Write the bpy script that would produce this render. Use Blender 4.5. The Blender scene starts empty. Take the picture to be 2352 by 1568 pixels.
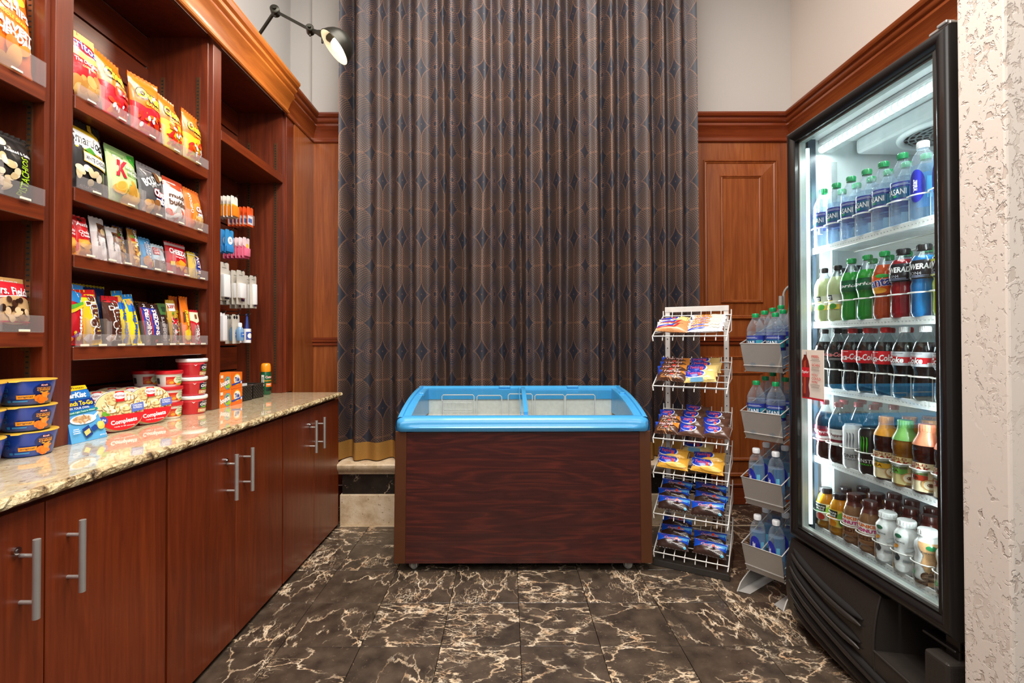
import bpy, bmesh, math, random
from math import sin, cos, pi, radians, sqrt, atan2
from mathutils import Vector as V, Matrix

SC = bpy.context.scene
COL = SC.collection
RND = random.Random(11)

# ------------------------------------------------------------ camera, world, lights
cam_d = bpy.data.cameras.new('camera')
cam = bpy.data.objects.new('camera', cam_d)
COL.objects.link(cam)
cam.location = (0, 0, 1.18)
cam.rotation_euler = (radians(90.6), radians(0.12), 0)
cam_d.sensor_width = 36
cam_d.lens = 36 * 1110 / 2352
cam_d.shift_x = 0.0047
cam_d.shift_y = -0.0066
cam_d.clip_start = 0.02
SC.camera = cam

world = bpy.data.worlds.new('world')
SC.world = world
world.use_nodes = True
wb = world.node_tree.nodes['Background']
wb.inputs[0].default_value = (1.0, 0.96, 0.92, 1)
wb.inputs[1].default_value = 0.36

SC.view_settings.view_transform = 'Standard'
SC.view_settings.look = 'None'
SC.view_settings.gamma = 1
SC.view_settings.use_curve_mapping = False
SC.view_settings.exposure = 0.0
SC.cycles.max_bounces = 8
SC.cycles.diffuse_bounces = 3
SC.cycles.glossy_bounces = 3
SC.cycles.transmission_bounces = 4
SC.cycles.transparent_max_bounces = 40
SC.cycles.adaptive_threshold = 0.02
SC.cycles.caustics_reflective = False
SC.cycles.caustics_refractive = False


def area(name, loc, rot, sx, sy, watts, col):
    d = bpy.data.lights.new(name, 'AREA')
    d.shape = 'RECTANGLE'
    d.size, d.size_y, d.energy, d.color = sx, sy, watts, col
    o = bpy.data.objects.new(name, d)
    COL.objects.link(o)
    o.location, o.rotation_euler = loc, rot
    return o


def spot(name, loc, to, watts, col, deg=120, blend=.8, r=.04):
    d = bpy.data.lights.new(name, 'SPOT')
    d.energy, d.color, d.spot_size, d.spot_blend, d.shadow_soft_size = watts, col, radians(deg), blend, r
    o = bpy.data.objects.new(name, d)
    COL.objects.link(o)
    o.location = loc
    o.rotation_euler = (V(to) - V(loc)).to_track_quat('-Z', 'Y').to_euler()
    return o


WARM = (1.0, 0.85, 0.68)
area('ceiling_light', (0.15, 0.75, 4.05), (0, 0, 0), 1.7, 1.7, 150, (1, .955, .91))
area('ceiling_light', (0.1, 2.2, 4.05), (0, 0, 0), 1.6, .9, 54, (1, .955, .91))
area('added_fill_light', (0.2, -1.4, 2.9), (radians(62), 0, 0), 2.6, 1.5, 62, (1, .95, .9))  # unseen lamp added behind the camera as fill for front faces
for yy, w in ((2.62, 14), (1.92, 11), (1.2, 14), (0.5, 15)):
    spot('picture_lamp_light', (-.955, yy, 2.76), (-1.62, yy - .12, 2.02), w, WARM, 174, .35, .05)


# ------------------------------------------------------------ colour helpers
def lin(c):
    out = []
    for x in c[:3]:
        x = x / 255.0
        out.append(x / 12.92 if x <= .04045 else ((x + .055) / 1.055) ** 2.4)
    return (out[0], out[1], out[2], 1.0)


# ------------------------------------------------------------ geometry builder
class G:
    def __init__(s):
        s.v = []; s.f = []; s.mi = []; s.c = []; s.uv = None
        s.cm = 0; s.cc = (200, 200, 200)

    def add(s, vs, fs, mi=None, col=None):
        b = len(s.v)
        s.v.extend(vs)
        for f in fs:
            s.f.append([i + b for i in f])
            s.mi.append(s.cm if mi is None else mi)
            s.c.append(s.cc if col is None else col)
        return s

    def box(s, x0, x1, y0, y1, z0, z1, **k):
        v = [(x0, y0, z0), (x1, y0, z0), (x1, y1, z0), (x0, y1, z0), (x0, y0, z1), (x1, y0, z1), (x1, y1, z1), (x0, y1, z1)]
        f = [(3, 2, 1, 0), (4, 5, 6, 7), (0, 1, 5, 4), (1, 2, 6, 5), (2, 3, 7, 6), (3, 0, 4, 7)]
        return s.add(v, f, **k)

    def hexa(s, p, **k):
        f = [(3, 2, 1, 0), (4, 5, 6, 7), (0, 1, 5, 4), (1, 2, 6, 5), (2, 3, 7, 6), (3, 0, 4, 7)]
        return s.add(p, f, **k)

    def tube(s, pts, r, n=8, closed=False, caps=True, **k):
        pts = [V(p) for p in pts]
        m = len(pts)
        rs = r if isinstance(r, (list, tuple)) else [r] * m
        vs = []
        ref = None
        for i in range(m):
            if closed:
                t = pts[(i + 1) % m] - pts[i - 1]
            else:
                t = pts[min(i + 1, m - 1)] - pts[max(i - 1, 0)]
            t.normalize()
            if ref is None:
                a = V((0, 0, 1)) if abs(t.z) < .9 else V((1, 0, 0))
            else:
                a = ref
            u = (a - t * a.dot(t))
            if u.length < 1e-6:
                u = t.orthogonal()
            u.normalize()
            ref = u
            w = t.cross(u)
            for j in range(n):
                q = 2 * pi * j / n
                vs.append(tuple(pts[i] + (u * cos(q) + w * sin(q)) * rs[i]))
        fs = []
        for i in range(m if closed else m - 1):
            for j in range(n):
                a, b = i * n + j, i * n + (j + 1) % n
                c, d = ((i + 1) % m) * n + (j + 1) % n, ((i + 1) % m) * n + j
                fs.append((a, b, c, d))
        if caps and not closed:
            fs.append(tuple(range(n - 1, -1, -1)))
            fs.append(tuple(range((m - 1) * n, m * n)))
        return s.add(vs, fs, **k)

    def lathe(s, prof, n=20, c=(0, 0, 0), a0=0, **k):
        vs = []; fs = []
        m = len(prof)
        for (r, z) in prof:
            r = max(r, 1e-5)
            for j in range(n):
                q = a0 + 2 * pi * j / n
                vs.append((c[0] + r * cos(q), c[1] + r * sin(q), c[2] + z))
        for i in range(m - 1):
            for j in range(n):
                fs.append((i * n + j, i * n + (j + 1) % n, (i + 1) * n + (j + 1) % n, (i + 1) * n + j))
        return s.add(vs, fs, **k)

    def surf(s, fn, nu, nv, **k):
        vs = [tuple(fn(i / nu, j / nv)) for j in range(nv + 1) for i in range(nu + 1)]
        w = nu + 1
        fs = [(j * w + i, j * w + i + 1, (j + 1) * w + i + 1, (j + 1) * w + i) for j in range(nv) for i in range(nu)]
        return s.add(vs, fs, **k)

    def prism(s, poly, fa, fb, **k):
        n = len(poly)
        vs = [tuple(fa(*p)) for p in poly] + [tuple(fb(*p)) for p in poly]
        fs = [tuple(range(n - 1, -1, -1)), tuple(range(n, 2 * n))]
        fs += [(i, (i + 1) % n, n + (i + 1) % n, n + i) for i in range(n)]
        return s.add(vs, fs, **k)

    def sweep(s, prof, pts_fn, ts, **k):
        # prof list of (d,z); pts_fn(t,d,z)->point
        vs = [tuple(pts_fn(t, d, z)) for t in ts for (d, z) in prof]
        n = len(prof)
        fs = [(i * n + j, i * n + j + 1, (i + 1) * n + j + 1, (i + 1) * n + j) for i in range(len(ts) - 1) for j in range(n - 1)]
        return s.add(vs, fs, **k)

    def build(s, name, mats, parent=None, smooth=None, bev=None, seg=1, loc=None, rot=None):
        me = bpy.data.meshes.new(name)
        me.from_pydata([tuple(p) for p in s.v], [], s.f)
        if not isinstance(mats, (list, tuple)):
            mats = [mats]
        for m in mats:
            me.materials.append(m)
        me.polygons.foreach_set('material_index', [min(i, len(mats) - 1) for i in s.mi])
        at = me.color_attributes.new('Col', 'FLOAT_COLOR', 'CORNER')
        buf = []
        cache = {}
        for f, c in zip(s.f, s.c):
            if c not in cache:
                cache[c] = lin(c)
            buf.extend(cache[c] * len(f))
        at.data.foreach_set('color', buf)
        if s.uv:
            ul = me.uv_layers.new(name='UVMap')
            uvb = []
            for l in me.loops:
                uvb.extend(s.uv[l.vertex_index])
            ul.data.foreach_set('uv', uvb)
        if bev:
            bm = bmesh.new(); bm.from_mesh(me)
            es = [e for e in bm.edges if len(e.link_faces) == 2 and e.calc_face_angle(0) > radians(28)]
            bmesh.ops.bevel(bm, geom=es, offset=bev, segments=seg, profile=.6, affect='EDGES', clamp_overlap=True)
            bm.to_mesh(me); bm.free()
        if smooth is not None:
            me.polygons.foreach_set('use_smooth', [True] * len(me.polygons))
            me.set_sharp_from_angle(angle=radians(smooth))
        me.update()
        o = bpy.data.objects.new(name, me)
        COL.objects.link(o)
        if parent is not None:
            o.parent = parent
        if loc: o.location = loc
        if rot: o.rotation_euler = rot
        return o


def tag(o, label=None, cat=None, group=None, kind=None):
    if label: o['label'] = label
    if cat: o['category'] = cat
    if group: o['group'] = group
    if kind: o['kind'] = kind
    return o


def thing(name, label, cat, loc=(0, 0, 0), rz=0, group=None):
    o = bpy.data.objects.new(name, None)
    o.empty_display_size = .05
    COL.objects.link(o)
    o.location = loc
    o.rotation_euler = (0, 0, rz)
    return tag(o, label, cat, group)


def place(o, loc, rz=0, tilt=0, roll=0):
    o.location = loc
    o.rotation_euler = (-tilt, roll, rz)
    return o


def dup(root, label=None, group=None):
    r = root.copy(); COL.objects.link(r)
    if label: r['label'] = label
    if group: r['group'] = group
    for ch in list(root.children):
        c = ch.copy(); COL.objects.link(c); c.parent = r
        for gch in ch.children:
            d = gch.copy(); COL.objects.link(d); d.parent = c
    return r


ORD = ['first', 'second', 'third', 'fourth', 'fifth', 'sixth', 'seventh', 'eighth', 'ninth', 'tenth', 'eleventh', 'twelfth']

# ------------------------------------------------------------ flat print drawn as thin geometry on a surface
TXT = {}


def text_mesh(s, bold=0.0, shear=0.0):
    key = (s, bold, shear)
    if key in TXT:
        return TXT[key]
    cu = bpy.data.curves.new('lettering', 'FONT')
    cu.body = s
    cu.size = 1
    cu.offset = bold
    cu.shear = shear
    cu.resolution_u = 2
    cu.fill_mode = 'FRONT'
    ob = bpy.data.objects.new('lettering', cu)
    COL.objects.link(ob)
    dg = bpy.context.evaluated_depsgraph_get()
    me = ob.evaluated_get(dg).to_mesh()
    vs = [tuple(v.co) for v in me.vertices]
    fs = [tuple(p.vertices) for p in me.polygons]
    ob.evaluated_get(dg).to_mesh_clear()
    bpy.data.objects.remove(ob)
    bpy.data.curves.remove(cu)
    if not vs:
        vs = [(0, 0, 0)]; fs = []
    x0 = min(v[0] for v in vs); x1 = max(v[0] for v in vs)
    y0 = min(v[1] for v in vs); y1 = max(v[1] for v in vs)
    w, h = max(x1 - x0, 1e-4), max(y1 - y0, 1e-4)
    vs = [((v[0] - x0) / w - .5, (v[1] - y0) / h - .5) for v in vs]
    TXT[key] = (vs, fs)
    return TXT[key]


def rotp(x, y, a):
    return x * cos(a) - y * sin(a), x * sin(a) + y * cos(a)


def art(g, shapes, S, W, H, h0=.0005, dh=.00022, mi=None):
    """shapes in 0..1 coordinates of a W x H metre face; S(u,v,h) gives the point h above the face."""
    h = h0
    for sh in shapes:
        k = sh[0]
        if k == 'E':      # ellipse with radii in metres
            sh = ('e', sh[1], sh[2], sh[3] / W, sh[4] / H) + tuple(sh[5:])
            k = 'e'
            metric = True
        else:
            metric = False
        if k == 'r':
            _, x0, y0, x1, y1, col = sh[:6]
            nu = max(1, int(abs(x1 - x0) * W / .009)); nv = max(1, int(abs(y1 - y0) * H / .009))
            nu, nv = min(nu, 14), min(nv, 16)
            g.surf(lambda a, b: S(x0 + (x1 - x0) * a, y0 + (y1 - y0) * b, h), nu, nv, col=col, mi=mi)
        elif k == 'e':
            _, cx, cy, rx, ry, col = sh[:6]
            rot = radians(sh[6]) if len(sh) > 6 else 0
            n, rings = (28, 6) if rx * W > .018 else (16, 3) if rx * W > .009 else (9, 1)
            vs = [tuple(S(cx, cy, h))]; fs = []
            for i in range(1, rings + 1):
                for j in range(n):
                    q = 2 * pi * j / n
                    dx, dy = rotp(rx * W * cos(q) * i / rings, ry * H * sin(q) * i / rings, rot)
                    vs.append(tuple(S(cx + dx / W, cy + dy / H, h)))
            for j in range(n):
                fs.append((0, 1 + j, 1 + (j + 1) % n))
            for i in range(rings - 1):
                for j in range(n):
                    a = 1 + i * n + j; b = 1 + i * n + (j + 1) % n
                    fs.append((a, a + n, b + n, b))
            g.add(vs, fs, col=col, mi=mi)
        elif k == 'p':
            _, pts, col = sh[:3]
            bm = bmesh.new()
            f = bm.faces.new([bm.verts.new((p[0] * W, p[1] * H, 0)) for p in pts])
            f.normal_update()
            if f.normal.z < 0:
                f.normal_flip()
            bmesh.ops.triangulate(bm, faces=bm.faces[:])
            if max(W, H) > .03:
                bmesh.ops.subdivide_edges(bm, edges=bm.edges[:], cuts=5, use_grid_fill=True)
            bm.verts.index_update()
            g.add([tuple(S(v.co.x / W, v.co.y / H, h)) for v in bm.verts], [[v.index for v in f.verts] for f in bm.faces], col=col, mi=mi)
            bm.free()
        elif k == 't':
            _, s, cx, cy, w, hh, col = sh[:7]
            o = sh[7] if len(sh) > 7 else {}
            rot = radians(o.get('rot', 0)); arc = o.get('arc', 0)
            vs, fs = text_mesh(s, o.get('b', .012), o.get('sh', 0))
            out = o.get('out')
            TW, TH = (w * W, hh * H) if abs(o.get('rot', 0)) < 45 else (w * H, hh * W)
            passes = ([(out, o.get('ow', .03))] if out else []) + [(col, None)]
            for pc, ow in passes:
                if ow is not None:
                    vv, ff = text_mesh(s, o.get('b', .012) + ow, o.get('sh', 0))
                    ex = 1 + ow * 1.1 / max(1, len(s) * .55); ey = 1 + ow * 2.4
                else:
                    vv, ff, ex, ey = vs, fs, 1, 1
                P = []
                for (x, y) in vv:
                    x *= ex; y *= ey
                    yy = y + arc * (.25 - x * x)
                    dx, dy = rotp(x * TW, yy * TH, rot)
                    P.append(tuple(S(cx + dx / W, cy + dy / H, h)))
                g.add(P, ff, col=pc, mi=mi)
                h += dh
        h += dh * (.22 if metric else 1)
    return g


def scatter(n, cx, cy, rx, ry, cols, sx, sy, seed=1):
    r = random.Random(seed)
    out = []
    for _ in range(n):
        a = r.random() * 2 * pi; q = sqrt(r.random())
        out.append(('E', cx + rx * q * cos(a), cy + ry * q * sin(a), sx * r.uniform(.7, 1.3), sy * r.uniform(.7, 1.3), r.choice(cols), r.uniform(0, 180)))
    return out


def lines(cx, cy, w, h, n, col, seed=1):
    r = random.Random(seed)
    out = []
    for i in range(n):
        y = cy + h * (.5 - (i + .5) / n)
        ww = w * r.uniform(.7, 1)
        out.append(('r', cx - ww / 2, y - h / n * .22, cx + ww / 2, y + h / n * .22, col))
    return out


# ------------------------------------------------------------ materials
def newmat(name):
    m = bpy.data.materials.new(name)
    m.use_nodes = True
    nt = m.node_tree
    return m, nt, nt.nodes['Principled BSDF']


def N(nt, t, **k):
    n = nt.nodes.new(t)
    for a, b in k.items():
        if a == 'ins':
            for i, v in b.items():
                n.inputs[i].default_value = v
        else:
            setattr(n, a, b)
    return n


def L(nt, a, b):
    nt.links.new(a, b)


def ramp(nt, fac, stops, interp='LINEAR'):
    r = N(nt, 'ShaderNodeValToRGB')
    r.color_ramp.interpolation = interp
    e = r.color_ramp.elements
    while len(e) < len(stops):
        e.new(.5)
    for i, (p, c) in enumerate(stops):
        e[i].position = p
        e[i].color = c if len(c) == 4 else lin(c)
    L(nt, fac, r.inputs[0])
    return r.outputs[0]


def mth(nt, op, a, b=None, c=None):
    n = N(nt, 'ShaderNodeMath', operation=op)
    for i, x in enumerate((a, b, c)):
        if x is None: continue
        if isinstance(x, (int, float)): n.inputs[i].default_value = x
        else: L(nt, x, n.inputs[i])
    return n.outputs[0]


def mixc(nt, f, a, b):
    n = N(nt, 'ShaderNodeMix', data_type='RGBA')
    for s, x in ((n.inputs[0], f), (n.inputs[6], a), (n.inputs[7], b)):
        if isinstance(x, (int, float)): s.default_value = x
        elif isinstance(x, tuple): s.default_value = x if len(x) == 4 else lin(x)
        else: L(nt, x, s)
    return n.outputs[2]


def coords(nt, scale=(1, 1, 1), kind='Object', rand=True, loc=(0, 0, 0)):
    tc = N(nt, 'ShaderNodeTexCoord')
    mp = N(nt, 'ShaderNodeMapping')
    mp.inputs['Scale'].default_value = scale
    src = tc.outputs[kind]
    if rand:
        oi = N(nt, 'ShaderNodeObjectInfo')
        vm = N(nt, 'ShaderNodeVectorMath', operation='SCALE')
        vm.inputs[0].default_value = (13.1, 7.7, 5.3)
        L(nt, oi.outputs['Random'], vm.inputs['Scale'])
        va = N(nt, 'ShaderNodeVectorMath', operation='ADD')
        L(nt, src, va.inputs[0]); L(nt, vm.outputs[0], va.inputs[1])
        src = va.outputs[0]
    L(nt, src, mp.inputs[0])
    return mp.outputs[0]


def noise(nt, vec, scale=5, detail=4, rough=.5, dist=0):
    n = N(nt, 'ShaderNodeTexNoise')
    n.inputs['Scale'].default_value = scale
    n.inputs['Detail'].default_value = detail
    n.inputs['Roughness'].default_value = rough
    n.inputs['Distortion'].default_value = dist
    if vec is not None: L(nt, vec, n.inputs['Vector'])
    return n.outputs['Fac']


def bump(nt, h, strength, dist, b):
    n = N(nt, 'ShaderNodeBump')
    n.inputs['Strength'].default_value = strength
    n.inputs['Distance'].default_value = dist
    L(nt, h, n.inputs['Height'])
    L(nt, n.outputs[0], b.inputs['Normal'])


def simple(name, col, rough=.5, metal=0, coat=0, spec=.5, var=.06, nscale=25, bmp=0, vcol=False, emit=0):
    m, nt, b = newmat(name)
    vec = coords(nt, rand=False)
    n = noise(nt, vec, nscale, 3)
    if vcol:
        at = N(nt, 'ShaderNodeAttribute', attribute_name='Col')
        base = at.outputs['Color']
    else:
        base = col
    if vcol:
        L(nt, base, b.inputs['Base Color'])
    else:
        c2 = tuple(max(0, x * (1 - var * 2)) for x in col)
        L(nt, mixc(nt, n, lin(c2), lin(col)), b.inputs['Base Color'])
    b.inputs['Roughness'].default_value = rough
    b.inputs['Metallic'].default_value = metal
    b.inputs['Coat Weight'].default_value = coat
    b.inputs['Coat Roughness'].default_value = .08
    b.inputs['Specular IOR Level'].default_value = spec
    if bmp:
        bump(nt, n, bmp, .002, b)
    if emit:
        b.inputs['Emission Color'].default_value = lin(col)
        b.inputs['Emission Strength'].default_value = emit
    return m


def wood(name, dark, mid, light, axis='z', rough=.35, coat=.25, scale=1.0, contrast=1.0):
    m, nt, b = newmat(name)
    a, s = 26 * scale, 1.6 * scale
    sc = {'x': (s, a, a), 'y': (a, s, a), 'z': (a, a, s)}[axis]
    vec = coords(nt, sc)
    n1 = noise(nt, vec, 1.0, 6, .62, 1.2)
    sc2 = tuple(x * 4 for x in sc)
    n2 = noise(nt, coords(nt, sc2), 1.0, 3, .5)
    n3 = noise(nt, coords(nt, (2.2, 2.2, 2.2)), 1.0, 2)
    f = mth(nt, 'ADD', mth(nt, 'MULTIPLY', n1, .62), mth(nt, 'ADD', mth(nt, 'MULTIPLY', n2, .2), mth(nt, 'MULTIPLY', n3, .25)))
    w = .2 / contrast
    c = ramp(nt, f, [(.53 - w, dark), (.53, mid), (.53 + w, light)])
    L(nt, c, b.inputs['Base Color'])
    b.inputs['Roughness'].default_value = rough
    b.inputs['Coat Weight'].default_value = coat
    b.inputs['Coat Roughness'].default_value = .15
    bump(nt, n2, .06, .002, b)
    return m


M = {}
M['film'] = simple('printed_film', None, .26, vcol=True, coat=.28, bmp=.6, nscale=30)
M['card'] = simple('printed_card', None, .38, vcol=True, coat=.15)
M['plas'] = simple('coloured_plastic', None, .3, vcol=True, coat=.2)
M['cherry'] = wood('cherry_wood', (64, 22, 8), (100, 38, 14), (128, 54, 21), 'z', .34, .35)
M['cherry_y'] = wood('cherry_wood_lengthwise', (68, 24, 8), (108, 42, 15), (136, 58, 22), 'y', .34, .35)
M['cherry_in'] = wood('cherry_wood_inside', (60, 21, 8), (92, 35, 14), (118, 50, 21), 'z', .42, .15)
M['door'] = wood('cabinet_door_veneer', (84, 30, 9), (114, 44, 14), (140, 59, 21), 'z', .36, .22, 1.3, .9)
M['panel'] = wood('wainscot_veneer', (112, 54, 22), (146, 77, 34), (172, 100, 50), 'z', .36, .25)
M['panel_x'] = wood('moulding_wood_x', (94, 38, 16), (124, 54, 25), (148, 72, 36), 'x', .3, .4)
M['panel_y'] = wood('moulding_wood_y', (98, 44, 18), (128, 60, 26), (156, 82, 36), 'y', .3, .4)
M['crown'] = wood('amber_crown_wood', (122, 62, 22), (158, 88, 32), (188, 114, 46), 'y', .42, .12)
M['dark'] = simple('dark_gap', (14, 9, 7), .9)
M['steel'] = simple('brushed_steel', (214, 210, 204), .36, .75, var=.05)
M['chrome'] = simple('chrome', (220, 220, 220), .12, 1)
M['bronze'] = simple('dark_bronze_metal', (62, 60, 52), .38, .7)
M['blackp'] = simple('black_plastic', (48, 43, 39), .27, bmp=.1, nscale=300)
M['blackg'] = simple('black_painted_metal', (26, 22, 20), .3, .1, coat=.3)
M['whitew'] = simple('white_coated_wire', (236, 232, 226), .35, coat=.2)
M['whitem'] = simple('white_painted_metal', (232, 226, 218), .38, coat=.2)
M['silver'] = simple('silver_painted_metal', (186, 182, 176), .42, .25, bmp=.08, nscale=400)
M['blue'] = simple('blue_moulded_plastic', (70, 165, 222), .28, coat=.35, var=.02)
M['linr'] = simple('white_freezer_liner', (240, 235, 224), .5, bmp=.25, nscale=60)
M['cool'] = simple('cooler_liner_white', (228, 234, 236), .45, var=.02)
M['brown'] = simple('brown_metal_trim', (88, 47, 22), .4)
M['plaster'] = simple('painted_plaster', (203, 198, 192), .75, bmp=.12, nscale=160, var=.015)
M['plaster_w'] = simple('painted_plaster_warm', (214, 200, 188), .75, bmp=.12, nscale=160, var=.015)
M['bulb'] = simple('lit_lamp_bulb', (255, 238, 205), .3, emit=9)
M['lamp_in'] = simple('lamp_shade_lining', (245, 240, 225), .5)
M['tube'] = simple('lit_led_tube', (240, 255, 252), .3, emit=1.35)
M['brass_velvet'] = simple('gold_velvet', (164, 116, 44), .85, bmp=.3, nscale=220, var=.12)
M['rubber'] = simple('grey_rubber', (150, 148, 142), .5)
M['metalstrip'] = simple('bronze_shelf_standard', (120, 86, 58), .32, .7)


def clear(name, tint, base, rough, fac_lo, fac_hi, nscale=0, glossy=False):
    """thin clear plastic or glass: see-through face on, glossier and denser towards grazing angles"""
    m, nt, b = newmat(name)
    out = nt.nodes['Material Output']
    lw = N(nt, 'ShaderNodeLayerWeight', ins={'Blend': .35})
    f = N(nt, 'ShaderNodeMapRange', ins={1: 0.0, 2: 1.0, 3: fac_lo, 4: fac_hi})
    L(nt, lw.outputs['Facing'], f.inputs[0])
    tr = N(nt, 'ShaderNodeBsdfTransparent', ins={0: lin(tint)})
    b.inputs['Base Color'].default_value = lin(base)
    b.inputs['Roughness'].default_value = rough
    b.inputs['Specular IOR Level'].default_value = .9
    if nscale:
        n = noise(nt, coords(nt, rand=False), nscale, 2)
        bump(nt, n, .5, .004, b)
        L(nt, b.inputs['Normal'].links[0].from_socket, lw.inputs['Normal'])
    mx = N(nt, 'ShaderNodeMixShader')
    top = b
    if glossy:
        top = N(nt, 'ShaderNodeBsdfGlossy', ins={'Roughness': rough})
        top.inputs[0].default_value = lin(base)
    L(nt, f.outputs[0], mx.inputs[0]); L(nt, tr.outputs[0], mx.inputs[1]); L(nt, top.outputs[0], mx.inputs[2])
    L(nt, mx.outputs[0], out.inputs[0])
    return m


M['glass'] = clear('clear_door_glass', (248, 252, 252), (230, 238, 238), .01, .03, .35, 0, True)
M['glass2'] = clear('freezer_lid_glass', (242, 250, 252), (220, 232, 238), .02, .03, .2, 0, True)
M['acryl'] = clear('clear_acrylic', (248, 246, 246), (240, 236, 236), .06, .045, .26)
M['pet'] = clear('clear_bottle_plastic', (240, 246, 250), (226, 236, 244), .06, .05, .36, 60)
M['petd'] = clear('clear_soda_bottle_plastic', (244, 247, 248), (225, 232, 236), .05, .03, .42, 60, True)
M['wrap'] = clear('clear_cellophane', (250, 250, 250), (235, 235, 235), .12, .1, .5, 45)


def drink_mat():
    m, nt, b = newmat('coloured_drink')
    out = nt.nodes['Material Output']
    at = N(nt, 'ShaderNodeAttribute', attribute_name='Col')
    L(nt, at.outputs['Color'], b.inputs['Base Color'])
    b.inputs['Roughness'].default_value = .12
    t = N(nt, 'ShaderNodeBsdfTranslucent')
    L(nt, at.outputs['Color'], t.inputs[0])
    mx = N(nt, 'ShaderNodeMixShader', ins={0: .4})
    L(nt, b.outputs[0], mx.inputs[1]); L(nt, t.outputs[0], mx.inputs[2]); L(nt, mx.outputs[0], out.inputs[0])
    return m


M['drink'] = drink_mat()


def water_mat():
    m, nt, b = newmat('clear_drinking_water')
    out = nt.nodes['Material Output']
    at = N(nt, 'ShaderNodeAttribute', attribute_name='Col')
    tr = N(nt, 'ShaderNodeBsdfTransparent')
    L(nt, at.outputs['Color'], tr.inputs[0])
    b.inputs['Base Color'].default_value = lin((206, 220, 236))
    b.inputs['Roughness'].default_value = .05
    lw = N(nt, 'ShaderNodeLayerWeight', ins={'Blend': .4})
    f = N(nt, 'ShaderNodeMapRange', ins={1: 0.0, 2: 1.0, 3: .05, 4: .32})
    L(nt, lw.outputs['Facing'], f.inputs[0])
    mx = N(nt, 'ShaderNodeMixShader')
    L(nt, f.outputs[0], mx.inputs[0]); L(nt, tr.outputs[0], mx.inputs[1]); L(nt, b.outputs[0], mx.inputs[2]); L(nt, mx.outputs[0], out.inputs[0])
    return m


M['water'] = water_mat()


def granite_mat():
    m, nt, b = newmat('polished_granite')
    v = coords(nt, (1, .55, 1), rand=False)
    n1 = noise(nt, v, 48, 6, .7, .6)
    n2 = noise(nt, v, 130, 4, .6, .3)
    n3 = noise(nt, v, 9, 3, .5, 1.0)
    c = ramp(nt, n1, [(.26, (126, 104, 78)), (.36, (190, 168, 132)), (.50, (216, 200, 166)), (.66, (230, 218, 190)), (.8, (196, 176, 142))])
    d = ramp(nt, n2, [(.30, (0, 0, 0)), (.40, (255, 255, 255))])
    c2 = mixc(nt, d, (112, 92, 70), c)
    c3 = mixc(nt, mth(nt, 'MULTIPLY', n3, .35), c2, (208, 184, 136))
    L(nt, c3, b.inputs['Base Color'])
    b.inputs['Roughness'].default_value = .07
    b.inputs['Coat Weight'].default_value = .6
    b.inputs['Coat Roughness'].default_value = .03
    return m


M['granite'] = granite_mat()


def granite_edge():
    m, nt, b = newmat('chiselled_granite_edge')
    v = coords(nt, rand=False)
    n1 = noise(nt, v, 30, 6, .7, .6)
    c = ramp(nt, n1, [(.34, (62, 48, 36)), (.44, (150, 124, 86)), (.53, (200, 180, 138)), (.7, (222, 206, 170))])
    L(nt, c, b.inputs['Base Color'])
    b.inputs['Roughness'].default_value = .3
    bump(nt, noise(nt, v, 55, 4, .6), .9, .01, b)
    return m


M['granite_edge'] = granite_edge()


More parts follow.
